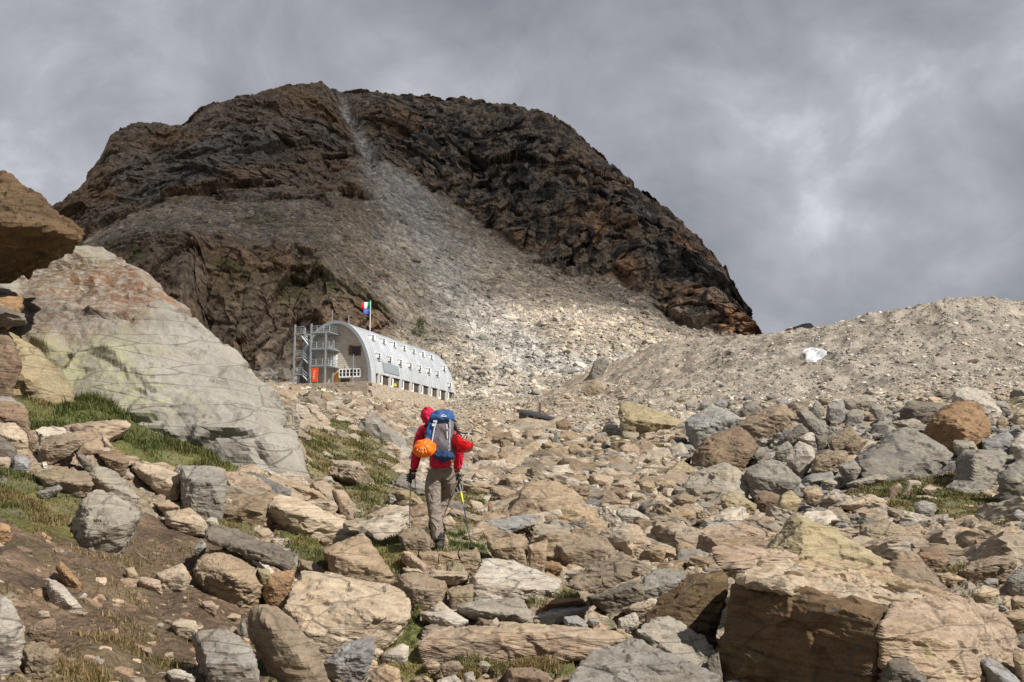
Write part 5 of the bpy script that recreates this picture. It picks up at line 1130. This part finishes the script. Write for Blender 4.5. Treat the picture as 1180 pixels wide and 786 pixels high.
mb = MB(); p = SP(611.5, 482, -.15); mb.box(p, (.75, .12, .75)); f = mb.build('window', plain('blue_grey_frame', (.35, .42, .48)), shed); mb = MB(); mb.box((p[0], p[1]-.07, p[2]), (.45, .04, .5)); mb.build('pane', M_glassd, f)
mb = MB(); p = SP(617.5, 481, -.15); mb.box(p, (.5, .1, .5)); mb.build('shutter', plain('orange_shutter', (.45, .2, .09)), shed)
mb = MB(); p = SP(622, 471, 1.5); mb.box(p, (.22, .22, 1.1)); mb.build('chimney', plain('rusty_flue', (.12, .07, .05)), shed)

# dry stone terrace wall under the front corner of the hut: uneven courses of stones
tw = empty('retaining_wall', tuple(HUT0)); tw.rotation_euler.z = hut.rotation_euler.z; tag(tw, 'pale stone terrace wall under the front corner of the mountain hut', 'wall', None, 'thing')
mb = MB(); rw = random.Random(5)
def course(x0, y0, x1, y1):
    n = Vector((x1-x0, y1-y0, 0)); L_ = n.length; n.normalize(); o = Vector((n.y, -n.x, 0))
    for k in range(8):
        s_ = rw.uniform(-.3, 0)
        while s_ < L_:
            w_ = rw.uniform(.45, 1.15); c_ = Vector((x0, y0, 0))+n*(s_+w_/2)+o*(.11*k+rw.uniform(-.06, .06)); a_ = math.atan2(n.y, n.x)+rw.uniform(-.06, .06)
            M_ = Matrix.Translation((c_.x, c_.y, -.28-.36*k+rw.uniform(-.03, .03)))@Matrix.Rotation(a_, 4, 'Z')
            mb.box((0, 0, 0), (w_*.97, .7, .35), M_); s_ += w_
course(-4.7, 13.5, -4.7, -1.2); course(-4.6, -1.2, 24., -1.2)
o = mb.build('stones', rock_material('wall_stone', 'object', 1.2, .4, 0.), tw, bevel=.04); o.color = (.42, .37, .30, .5)
# ---------- the hiker ----------
HD = 11.05; HB = P3(505, 634, HD); S = 1.0
person = empty('person', tuple(HB)); tag(person, 'hiker seen from behind in a red hooded jacket and brown-grey trousers climbing the stone steps', 'person')
def chain_mesh(name, joints, edges, mat, parent, levels=2, root=0):
    m = bpy.data.meshes.new(name); m.from_pydata([j[0] for j in joints], edges, []); m.update(); m.materials.append(mat)
    o = link(bpy.data.objects.new(name, m), parent); m.skin_vertices.new() if hasattr(m.skin_vertices, 'new') else None
    s = o.modifiers.new('skin', 'SKIN'); s.use_smooth_shade = True; s.branch_smoothing = .4
    if not len(m.skin_vertices):
        bm = bmesh.new(); bm.from_mesh(m); bm.verts.layers.skin.verify(); bm.to_mesh(m); bm.free()
    for i, j in enumerate(joints):
        r = j[1]; r = r if isinstance(r, tuple) else (r, r); sv = m.skin_vertices[0].data[i]; sv.radius = r; sv.use_root = (i == root)
    b = o.modifiers.new('sub', 'SUBSURF'); b.levels = levels; b.render_levels = levels
    return o
t = NT('jacket_red'); co = t.coord(); w1 = t.noise(co, 8, 2, .5, 1.5)
M_jack = t.fin(t.mix(t.rng(w1, .3, .7), (.50, .008, .035), (.66, .015, .06)), t.bump(w1, 1., .07)); t.b.inputs['Roughness'].default_value = .6
t = NT('trouser_cloth'); co = t.coord(); w1 = t.noise(co, 6, 2, .5, 1.8)
M_trou = t.fin(t.mix(t.rng(w1, .3, .7), (.17, .14, .115), (.24, .20, .165)), t.bump(w1, 1., .07))
M_blackc = plain('black_cloth', (.018, .018, .02), .8, bump=(30., .004)); M_boot = plain('boot_leather', (.045, .042, .035), .6, bump=(40, .003)); M_sole = plain('rubber_sole', (.02, .02, .02), .7)
M_skin = plain('skin', (.52, .32, .23), .5, bump=(60, .001)); M_glove = plain('glove_cloth', (.06, .055, .055), .8)
# body: pelvis, spine, neck, head, arms, legs as one skin
J = [((.0, .06, .92), (.08, .07)), ((-.02, .08, 1.08), (.08, .07)), ((-.05, .12, 1.25), (.14, .095)), ((-.09, .16, 1.37), (.06, .06)), ((-.13, .2, 1.44), (.05, .05)), ((-.155, .235, 1.50), (.07, .085)), ((-.16, .25, 1.58), (.055, .06)),
     ((-.2, .12, 1.32), .055), ((-.25, .14, 1.06), .042), ((-.30, .16, .87), .03), ((-.31, .165, .82), .03),
     ((.12, .12, 1.32), .055), ((.21, .16, 1.06), .042), ((.175, .24, .87), .03), ((.17, .26, .82), .03),
     ((-.08, .06, .86), .055), ((-.055, .03, .46), .058), ((.01, -.01, .12), .04), ((.015, .05, .05), .035),
     ((.08, .1, .86), .055), ((.06, .33, .60), .058), ((-.065, .27, .26), .04), ((-.07, .34, .19), .035)]
E = [(0, 1), (1, 2), (2, 3), (3, 4), (4, 5), (5, 6), (2, 7), (7, 8), (8, 9), (9, 10), (2, 11), (11, 12), (12, 13), (13, 14), (0, 15), (15, 16), (16, 17), (17, 18), (0, 19), (19, 20), (20, 21), (21, 22)]
body = chain_mesh('body', J, E, M_skin, person)
# face on the far side of the hood: nose, eyes, mouth
mb = MB(); mb.tube([(-.16, .315, 1.51), (-.163, .345, 1.485)], [.012, .018], 8); mb.build('nose', M_skin, person, True)
for dx in (-.03, .03): mb = MB(); mb.box((-.158+dx, .315, 1.52), (.025, .012, .012)); mb.build('eye', M_blackc, person)
mb = MB(); mb.box((-.158, .315, 1.455), (.05, .01, .01)); mb.build('mouth', plain('lip', (.4, .15, .13)), person)
mb = MB(); mb.tube([(-.2, .28, 1.56), (-.21, .27, 1.49), (-.19, .24, 1.42)], [.03, .035, .02], 8); mb.build('hair', plain('hair_brown', (.06, .035, .02)), person, True)
# hands: gloved palm with four bent fingers and a thumb closed round the grip
def hand(cx, cy, cz, side):
    g = MB(); g.tube([(cx, cy-.0, cz+.075), (cx, cy+.01, cz+.05), (cx, cy+.015, cz+.01), (cx, cy+.01, cz-.035)], [.026, .034, .038, .028], 10)
    p = g.build('glove', M_glove, person, True); bm_ = p.modifiers.new('s', 'SUBSURF'); bm_.levels = bm_.render_levels = 1
    for k, ln in enumerate((.05, .056, .052, .042)):
        z = cz+.03-.021*k; f = MB(); f.tube([(cx-side*.022, cy+.03, z), (cx-side*.052, cy+.045, z-.003), (cx-side*.068, cy+.02, z-.006), (cx-side*.058, cy-.004, z-.008)], [.0105, .010, .009, .007], 7); f.build('finger', M_glove, p, True)
    f = MB(); f.tube([(cx-side*.015, cy-.01, cz+.035), (cx-side*.045, cy-.028, cz+.03), (cx-side*.066, cy-.018, cz+.022)], [.013, .011, .008], 7); f.build('thumb', M_glove, p, True)
hand(-.31, .165, .80, 1); hand(.17, .265, .80, -1)
# jacket: torso and sleeves in one skin, hem band, hood
JJ = [((.012, .06, .875), (.195, .145)), ((.01, .06, .97), (.19, .135)), ((-.0, .07, 1.06), (.175, .125)), ((-.03, .10, 1.22), (.18, .12)), ((-.06, .13, 1.33), (.14, .11)), ((-.09, .165, 1.40), (.075, .075)),
      ((-.2, .12, 1.335), (.078, .078)), ((-.235, .12, 1.22), .07), ((-.262, .13, 1.06), .062), ((-.285, .145, .95), .054), ((-.302, .16, .87), .047),
      ((.12, .13, 1.335), (.078, .078)), ((.18, .13, 1.2), .07), ((.215, .16, 1.06), .064), ((.2, .21, .95), .056), ((.178, .25, .87), .047)]
EJ = [(0, 1), (1, 2), (2, 3), (3, 4), (4, 5), (4, 6), (6, 7), (7, 8), (8, 9), (9, 10), (4, 11), (11, 12), (12, 13), (13, 14), (14, 15)]
jk = chain_mesh('jacket', JJ, EJ, M_jack, person)
hood = chain_mesh('hood', [((-.09, .165, 1.40), .07), ((-.13, .2, 1.455), (.085, .085)), ((-.15, .225, 1.50), (.098, .105)), ((-.155, .225, 1.555), (.075, .085)), ((-.155, .2, 1.60), (.03, .035))], [(0, 1), (1, 2), (2, 3), (3, 4)], M_jack, jk)
for cx, cy, cz in ((-.302, .16, .865), (.178, .25, .865)): mb = MB(); mb.tube([(cx, cy, cz-.012), (cx, cy, cz+.012)], .043, 14); mb.build('cuff', M_blackc, jk, True)
# trousers
JT = [((.005, .06, .99), (.15, .11)), ((.005, .06, .90), (.172, .125)), ((-.088, .05, .85), (.112, .125)), ((-.075, .045, .68), (.096, .105)), ((-.055, .03, .48), (.078, .082)), ((-.03, .0, .32), (.07, .078)), ((.0, -.015, .15), (.066, .075)), ((.005, -.01, .11), (.068, .078)),
      ((.09, .09, .85), (.112, .125)), ((.09, .22, .70), (.105, .1)), ((.062, .34, .59), (.078, .08)), ((.0, .31, .43), (.068, .07)), ((-.06, .27, .27), (.062, .066)), ((-.066, .268, .235), (.064, .066))]
ET = [(0, 1), (1, 2), (2, 3), (3, 4), (4, 5), (5, 6), (6, 7), (1, 8), (8, 9), (9, 10), (10, 11), (11, 12), (12, 13)]
tr = chain_mesh('trousers', JT, ET, M_trou, person)
def gaiter(x, y, z): 
    mb = MB(); mb.tube([(x-.005, y, z+.07), (x, y, z+.03), (x, y+.005, z-.03)], [.066, .07, .062], 14); mb.build('ankle_guard', M_blackc, tr, True)
gaiter(.005, -.005, .12); gaiter(-.066, .27, .245)
def boot(x, y, z):
    mb = MB(); mb.tube([(x, y, z+.15), (x, y, z+.09), (x, y+.02, z+.05)], [.055, .055, .055], 14)
    mb.tube([(x, y-.05, z+.05), (x, y+.02, z+.055), (x, y+.12, z+.045), (x, y+.19, z+.035), (x, y+.215, z+.03)], [.035, .05, .048, .038, .015], 14)
    b = mb.build('boot', M_boot, person, True)
    m = MB(); n = 20; V = []
    for k in range(n):
        a = 2*math.pi*k/n; V.append((x+.05*math.cos(a)*(1 if math.sin(a) > 0 else .85), y+.08+.145*math.sin(a)))
    m.add([(a, b_, z) for a, b_ in V]+[(a, b_, z+.028) for a, b_ in V], [tuple(range(n))[::-1], tuple(range(n, 2*n))]+[(k, (k+1) % n, (k+1) % n+n, k+n) for k in range(n)]); m.build('sole', M_sole, b)
    m = MB(); m.tube([(x, y, z+.12), (x, y, z+.15)], .06, 14); m.build('collar', plain('olive_suede', (.13, .12, .08)), b, True)
boot(.01, -.01, 0.0); boot(-.07, .27, .125)
# ---------- backpack ----------
M_blue = plain('pack_blue', (.035, .09, .24), .65, bump=(14., .012)); M_grey = plain('pack_grey', (.12, .105, .115), .7, bump=(14., .012)); M_navy = plain('pack_navy', (.02, .045, .11), .7)
bp = empty('backpack', tuple(HB+np.array([.03, -.12, 1.25]))); bp.rotation_euler = (math.radians(-8), math.radians(3), 0)
tag(bp, 'blue and grey backpack worn by the hiker', 'backpack')
def blob(name, mat, c, dims, parent, e=3.0, taper=0., sub=5, rough=.05):
    v, f = ICO[sub]; p = v/((np.abs(v)**e).sum(1)**(1/e))[:, None]; p = p*np.array(dims); p[:, 0] *= 1-taper*p[:, 2]/dims[2]; p[:, 1] *= 1-taper*.5*p[:, 2]/dims[2]
    p += v*(fbm(p*9+c[0]*10, 3)*rough*.5)[:, None]; return np_obj(name, p+np.array(c), f, mat, parent)
blob('main_bag', M_grey, (.02, 0, -.0), (.132, .115, .235), bp, 3.2, .10)
blob('side_panel', M_blue, (-.115, -.01, -.02), (.06, .10, .20), bp, 2.6, .1)
ld = blob('lid', M_blue, (-.0, -.02, .205), (.132, .125, .075), bp, 2.8, .15)
blob('bottom_pocket', M_navy, (.05, -.05, -.225), (.12, .085, .055), bp, 3.)
mk = MB()
for k in range(3): mk.tube([(.0+.018*k, -.152, .19+.014*(k % 2)), (.012+.018*k, -.153, .207-.004*k)], .0055, 5)
mk.tube([(-.008, -.151, .186), (.052, -.152, .186)], .0045, 5); mk.build('emblem', M_white, ld)
mk = MB()
for k in range(8): mk.box((.062+.002*k, -.121, .10-.02*k), (.011, .006, .013)); 
mk.build('lettering', M_white, bp)
stp = MB(); stp.tube([(-.05, -.13, .16), (-.075, -.125, .05), (-.09, -.115, -.1), (-.1, -.1, -.18)], .009, 6); stp.tube([(.09, -.13, .16), (.1, -.11, 0), (.1, -.1, -.18)], .006, 6); stp.build('strap', plain('pale_webbing', (.45, .5, .55)), bp)
stp = MB(); stp.tube([(-.14, .06, .15), (-.2, .16, .13), (-.2, .28, .05), (-.17, .22, -.15)], .02, 8); stp.build('shoulder_strap', M_blackc, bp)
stp = MB(); stp.tube([(.12, .06, .15), (.14, .18, .13), (.13, .3, .05), (.12, .22, -.15)], .02, 8); stp.build('shoulder_strap', M_blackc, bp)
bk = MB(); bk.box((-.085, -.137, .09), (.03, .012, .03)); bk.box((-.075, -.137, .13), (.03, .012, .02)); bk.build('buckle', plain('grey_buckle', (.5, .52, .55)), bp)
# ---------- helmets ----------
def helmet(name, label, c, rot, dims, mat, ventmat):
    e = empty(name, tuple(HB+np.array(c))); e.rotation_euler = rot; tag(e, label, 'helmet')
    v, f = ICO[5]; keep = v[:, 2] > -.12; p = v*np.array(dims); p += v*(np.cos(np.arctan2(v[:, 1], v[:, 0])*6)*.006*(v[:, 2] > .1))[:, None]
    fk = f[keep[f].all(1)]; idx = np.unique(fk); mp_ = -np.ones(len(v), int); mp_[idx] = np.arange(len(idx)); o = np_obj('shell', p[idx], mp_[fk], mat, e)
    s = o.modifiers.new('thick', 'SOLIDIFY'); s.thickness = .012
    for row, n, el in ((0, 5, .55), (1, 3, .9)):
        for k in range(n):
            a = -1.9+(k-(n-1)/2)*.38; d = np.array([math.cos(a)*math.cos(el), math.sin(a)*math.cos(el), math.sin(el)]); q = d*np.array(dims)*1.012
            tt = np.array([math.cos(a)*math.cos(el+.28), math.sin(a)*math.cos(el+.28), math.sin(el+.28)])*np.array(dims)*1.012
            m = MB(); m.tube([tuple(q), tuple((q+tt)/2*1.01), tuple(tt)], [.003, .0065, .003], 6); m.build('vent', ventmat, e, True)
    m = MB()
    for a in (0, 1.57, 3.14, 4.71): m.tube([(dims[0]*.93*math.cos(a), dims[1]*.93*math.sin(a), -.01), (dims[0]*.5*math.cos(a), dims[1]*.5*math.sin(a), -.07)], .005, 5)
    m.build('chin_strap', M_blackc, e); m = MB(); n = 28
    m.tube([(dims[0]*.985*math.cos(2*math.pi*k/n), dims[1]*.985*math.sin(2*math.pi*k/n), -dims[2]*.12) for k in range(n+1)], .006, 6); m.build('rim', mat, e, True)
    return e
M_or = plain('orange_shell', (.85, .16, .01), .3); M_rd = plain('red_shell', (.62, .01, .015), .3); M_vent = plain('pale_vent', (.8, .5, .25)); M_ventd = plain('dark_vent', (.05, .01, .01))
helmet('helmet', 'orange climbing helmet with slots hanging at the left of the backpack', (-.145, -.26, 1.105), (math.radians(62), math.radians(-14), .12), (.125, .105, .10), M_or, M_vent)
hr = helmet('helmet', 'red climbing helmet hanging bowl-up at the right of the backpack', (.275, -.18, 1.19), (math.radians(186), math.radians(28), .3), (.128, .115, .12), M_rd, M_ventd)
m = MB()
for a, b in (((.15, -.14, 1.42), (.21, -.2, 1.3)), ((.21, -.2, 1.3), (.33, -.22, 1.27)), ((.21, -.2, 1.3), (.2, -.2, 1.17)), ((.16, -.16, 1.36), (.26, -.14, 1.24))): m.tube([tuple(Vector(a)), tuple((Vector(a)+Vector(b))/2+Vector((0, 0, -.012))), b], .0085, 6)
inv = hr.matrix_basis.inverted() if False else None
hang = m.build('hanging_strap', M_blackc, bp); hang.location = HB; hang.matrix_parent_inverse = bp.matrix_basis.inverted()
# ---------- trekking poles ----------
def pole(label, top, tip):
    top = Vector(top); tip = Vector(tip); e = empty('trekking_pole', tuple(Vector(HB)+tip)); tag(e, label, 'trekking pole'); d = top-tip
    q = lambda t_: tuple(d*t_)
    for n_, a, b, r, mt_ in (('grip', .86, 1.05, .017, M_blackc), ('upper_shaft', .55, .86, .009, M_steel), ('yellow_section', .62, .75, .0105, plain('yellow_shaft', (.78, .70, .08), .4)), ('lower_shaft', .02, .56, .007, plain('dark_shaft', (.07, .07, .08), .35, .5))):
        m = MB(); m.tube([q(a), q(b)], r, 8); m.build(n_, mt_, e, True)
    m = MB(); m.tube([q(.035), q(.05)], .032, 14); m.build('basket', M_sole, e); m = MB(); m.tube([q(-.015), q(.02)], [.003, .007], 6); m.build('tip', M_sole, e)
    m = MB(); c = d*.97; m.tube([tuple(c), tuple(c+Vector((.05, .0, -.05))), tuple(c+Vector((.055, .0, -.16))), tuple(c+Vector((.01, 0, -.19))), tuple(c+Vector((-.03, 0, -.1))), tuple(c)], .006, 6); m.build('wrist_loop', plain('grey_webbing', (.3, .29, .27)), e)
pole("trekking pole with a yellow band in the hiker's left hand", (-.335, .19, .85), (-.325, .02, .02))
pole("slanted trekking pole with a yellow band in the hiker's right hand", (.19, .28, .84), (.385, -.22, -.0))
# ---------- light, air, camera ----------
AZ, EL = math.radians(128), math.radians(42)                     # clockwise from straight ahead, and height
sdir = Vector((math.cos(EL)*math.sin(AZ), math.cos(EL)*math.cos(AZ), math.sin(EL)))
sun = bpy.data.lights.new('sun', 'SUN'); sun.energy = 5.0; sun.angle = math.radians(.5); sun.color = (1., .955, .885)
so = link(bpy.data.objects.new('sun', sun)); so.rotation_euler = (-sdir).to_track_quat('-Z', 'Y').to_euler(); so.location = (60, -40, 90)
w = bpy.data.worlds.new('World'); scene.world = w; w.use_nodes = True; nt = w.node_tree; nt.nodes.clear()
def nn(t_, **k):
    n = nt.nodes.new(t_)
    for a, b in k.items(): setattr(n, a, b)
    return n
sky = nn('ShaderNodeTexSky', sky_type='NISHITA'); sky.sun_disc = False; sky.sun_elevation = EL; sky.sun_rotation = AZ; sky.altitude = 2700
b1 = nn('ShaderNodeBackground'); b1.inputs[1].default_value = .06; nt.links.new(sky.outputs[0], b1.inputs[0])
tc = nn('ShaderNodeTexCoord'); mp = nn('ShaderNodeMapping'); mp.inputs['Scale'].default_value = (1., 1., 1.35); mp.inputs['Rotation'].default_value = (0, .35, .2); mp.inputs['Location'].default_value = (7.7, 4.1, 1.9); nt.links.new(tc.outputs['Generated'], mp.inputs[0])
def nz(scale, det, ro, dist=0.):
    n = nn('ShaderNodeTexNoise'); n.inputs['Scale'].default_value = scale; n.inputs['Detail'].default_value = det; n.inputs['Roughness'].default_value = ro; n.inputs['Distortion'].default_value = dist; nt.links.new(mp.outputs[0], n.inputs['Vector']); return n.outputs['Fac']
def mth(op, a, b):
    n = nn('ShaderNodeMath', operation=op)
    for i, q in enumerate((a, b)):
        if hasattr(q, 'links'): nt.links.new(q, n.inputs[i])
        else: n.inputs[i].default_value = q
    return n.outputs[0]
s_ = mth('ADD', mth('MULTIPLY', nz(2.0, 4, .5, .2), .62), mth('MULTIPLY', nz(6.5, 6, .58, .3), .38))
cr = nn('ShaderNodeValToRGB'); nt.links.new(s_, cr.inputs[0]); e = cr.color_ramp.elements
e[0].position = .38; e[0].color = (.14, .15, .175, 1); e[1].position = .66; e[1].color = (.52, .53, .575, 1)
for p_, c_ in ((.46, (.205, .213, .235, 1)), (.53, (.262, .27, .295, 1)), (.58, (.325, .332, .36, 1))): q = e.new(p_); q.color = c_
b2 = nn('ShaderNodeBackground'); b2.inputs[1].default_value = 1.1; nt.links.new(cr.outputs[0], b2.inputs[0])
ms = nn('ShaderNodeMixShader'); ms.inputs[0].default_value = .93; nt.links.new(b1.outputs[0], ms.inputs[1]); nt.links.new(b2.outputs[0], ms.inputs[2])
out = nn('ShaderNodeOutputWorld'); nt.links.new(ms.outputs[0], out.inputs[0])
# a cloud high up between the sun and the mountain: its shade lies on the mountain
def up(p, alt): t_ = (alt-p[2])/sdir.z; return (p[0]+sdir.x*t_, p[1]+sdir.y*t_)
ALT = 620.
edge = [(-420, 150, 40), (-160, 165, 20), (-75, 172, 20), (-48, 190, 30), (-33, 212, 45), (-22, 240, 50), (-8, 262, 58), (15, 268, 56), (40, 262, 52), (62, 255, 50), (90, 258, 48), (160, 300, 60), (260, 420, 60)]
E2 = np.array([up(p, ALT) for p in edge]); gx = np.linspace(-60, 900, 130); gy = np.linspace(-560, 340, 120)
X, Y = np.meshgrid(gx, gy); Q = np.stack([X.ravel(), Y.ravel()], 1)
eline = np.interp(Q[:, 0], E2[:, 0], E2[:, 1])                   # edge as y over x
dist = (Q[:, 1]-eline)+22*fbm(np.concatenate([Q*.012, Q[:, :1]*0], 1), 4)
dist = np.minimum(dist, np.minimum(np.minimum(Q[:, 0]+50, 880-Q[:, 0]), 330-Q[:, 1]))
th = 95*sstep(-12, 70, dist)*(1+.25*fbm(np.concatenate([Q*.02, Q[:, :1]*0+4], 1), 3))
zt = ALT+th*.6+.02; zb_ = ALT-th*.4-.02
V = np.concatenate([np.stack([Q[:, 0], Q[:, 1], zt], 1), np.stack([Q[:, 0], Q[:, 1], zb_], 1)]); nq = len(Q)
FG = grid_faces(120, 130); bo = []
for k in range(129): bo += [(k, k+nq, k+1+nq, k+1), (119*130+k+1, 119*130+k+1+nq, 119*130+k+nq, 119*130+k)]
for k in range(119): bo += [((k+1)*130, (k+1)*130+nq, k*130+nq, k*130), (k*130+129, k*130+129+nq, (k+1)*130+129+nq, (k+1)*130+129)]
cm = bpy.data.materials.new('cloud_vapour'); cm.use_nodes = True; ct = cm.node_tree; ct.nodes.clear(); vo = ct.nodes.new('ShaderNodeVolumePrincipled'); vo.inputs['Density'].default_value = .018; vo.inputs['Color'].default_value = (.9, .9, .92, 1)
om = ct.nodes.new('ShaderNodeOutputMaterial'); ct.links.new(vo.outputs[0], om.inputs['Volume'])
cl = np_obj('cloud', V, np.concatenate([FG, FG[:, ::-1]+nq, np.array(bo)]), cm); tag(cl, None, None, kind='stuff')
cam = bpy.data.cameras.new('camera'); cam.sensor_width = 36; cam.lens = F/W_IMG*36; cam.clip_start = .1; cam.clip_end = 20000
co_ = link(bpy.data.objects.new('camera', cam)); co_.location = (0, 0, 0); co_.rotation_euler = (math.pi/2+TH, 0, 0); scene.camera = co_
scene.view_settings.view_transform = 'Standard'; scene.view_settings.look = 'None'; scene.view_settings.gamma = 1; scene.view_settings.exposure = 0.44
scene.cycles.max_bounces = 4; scene.cycles.diffuse_bounces = 2; scene.cycles.transparent_max_bounces = 12; scene.cycles.use_denoising = True
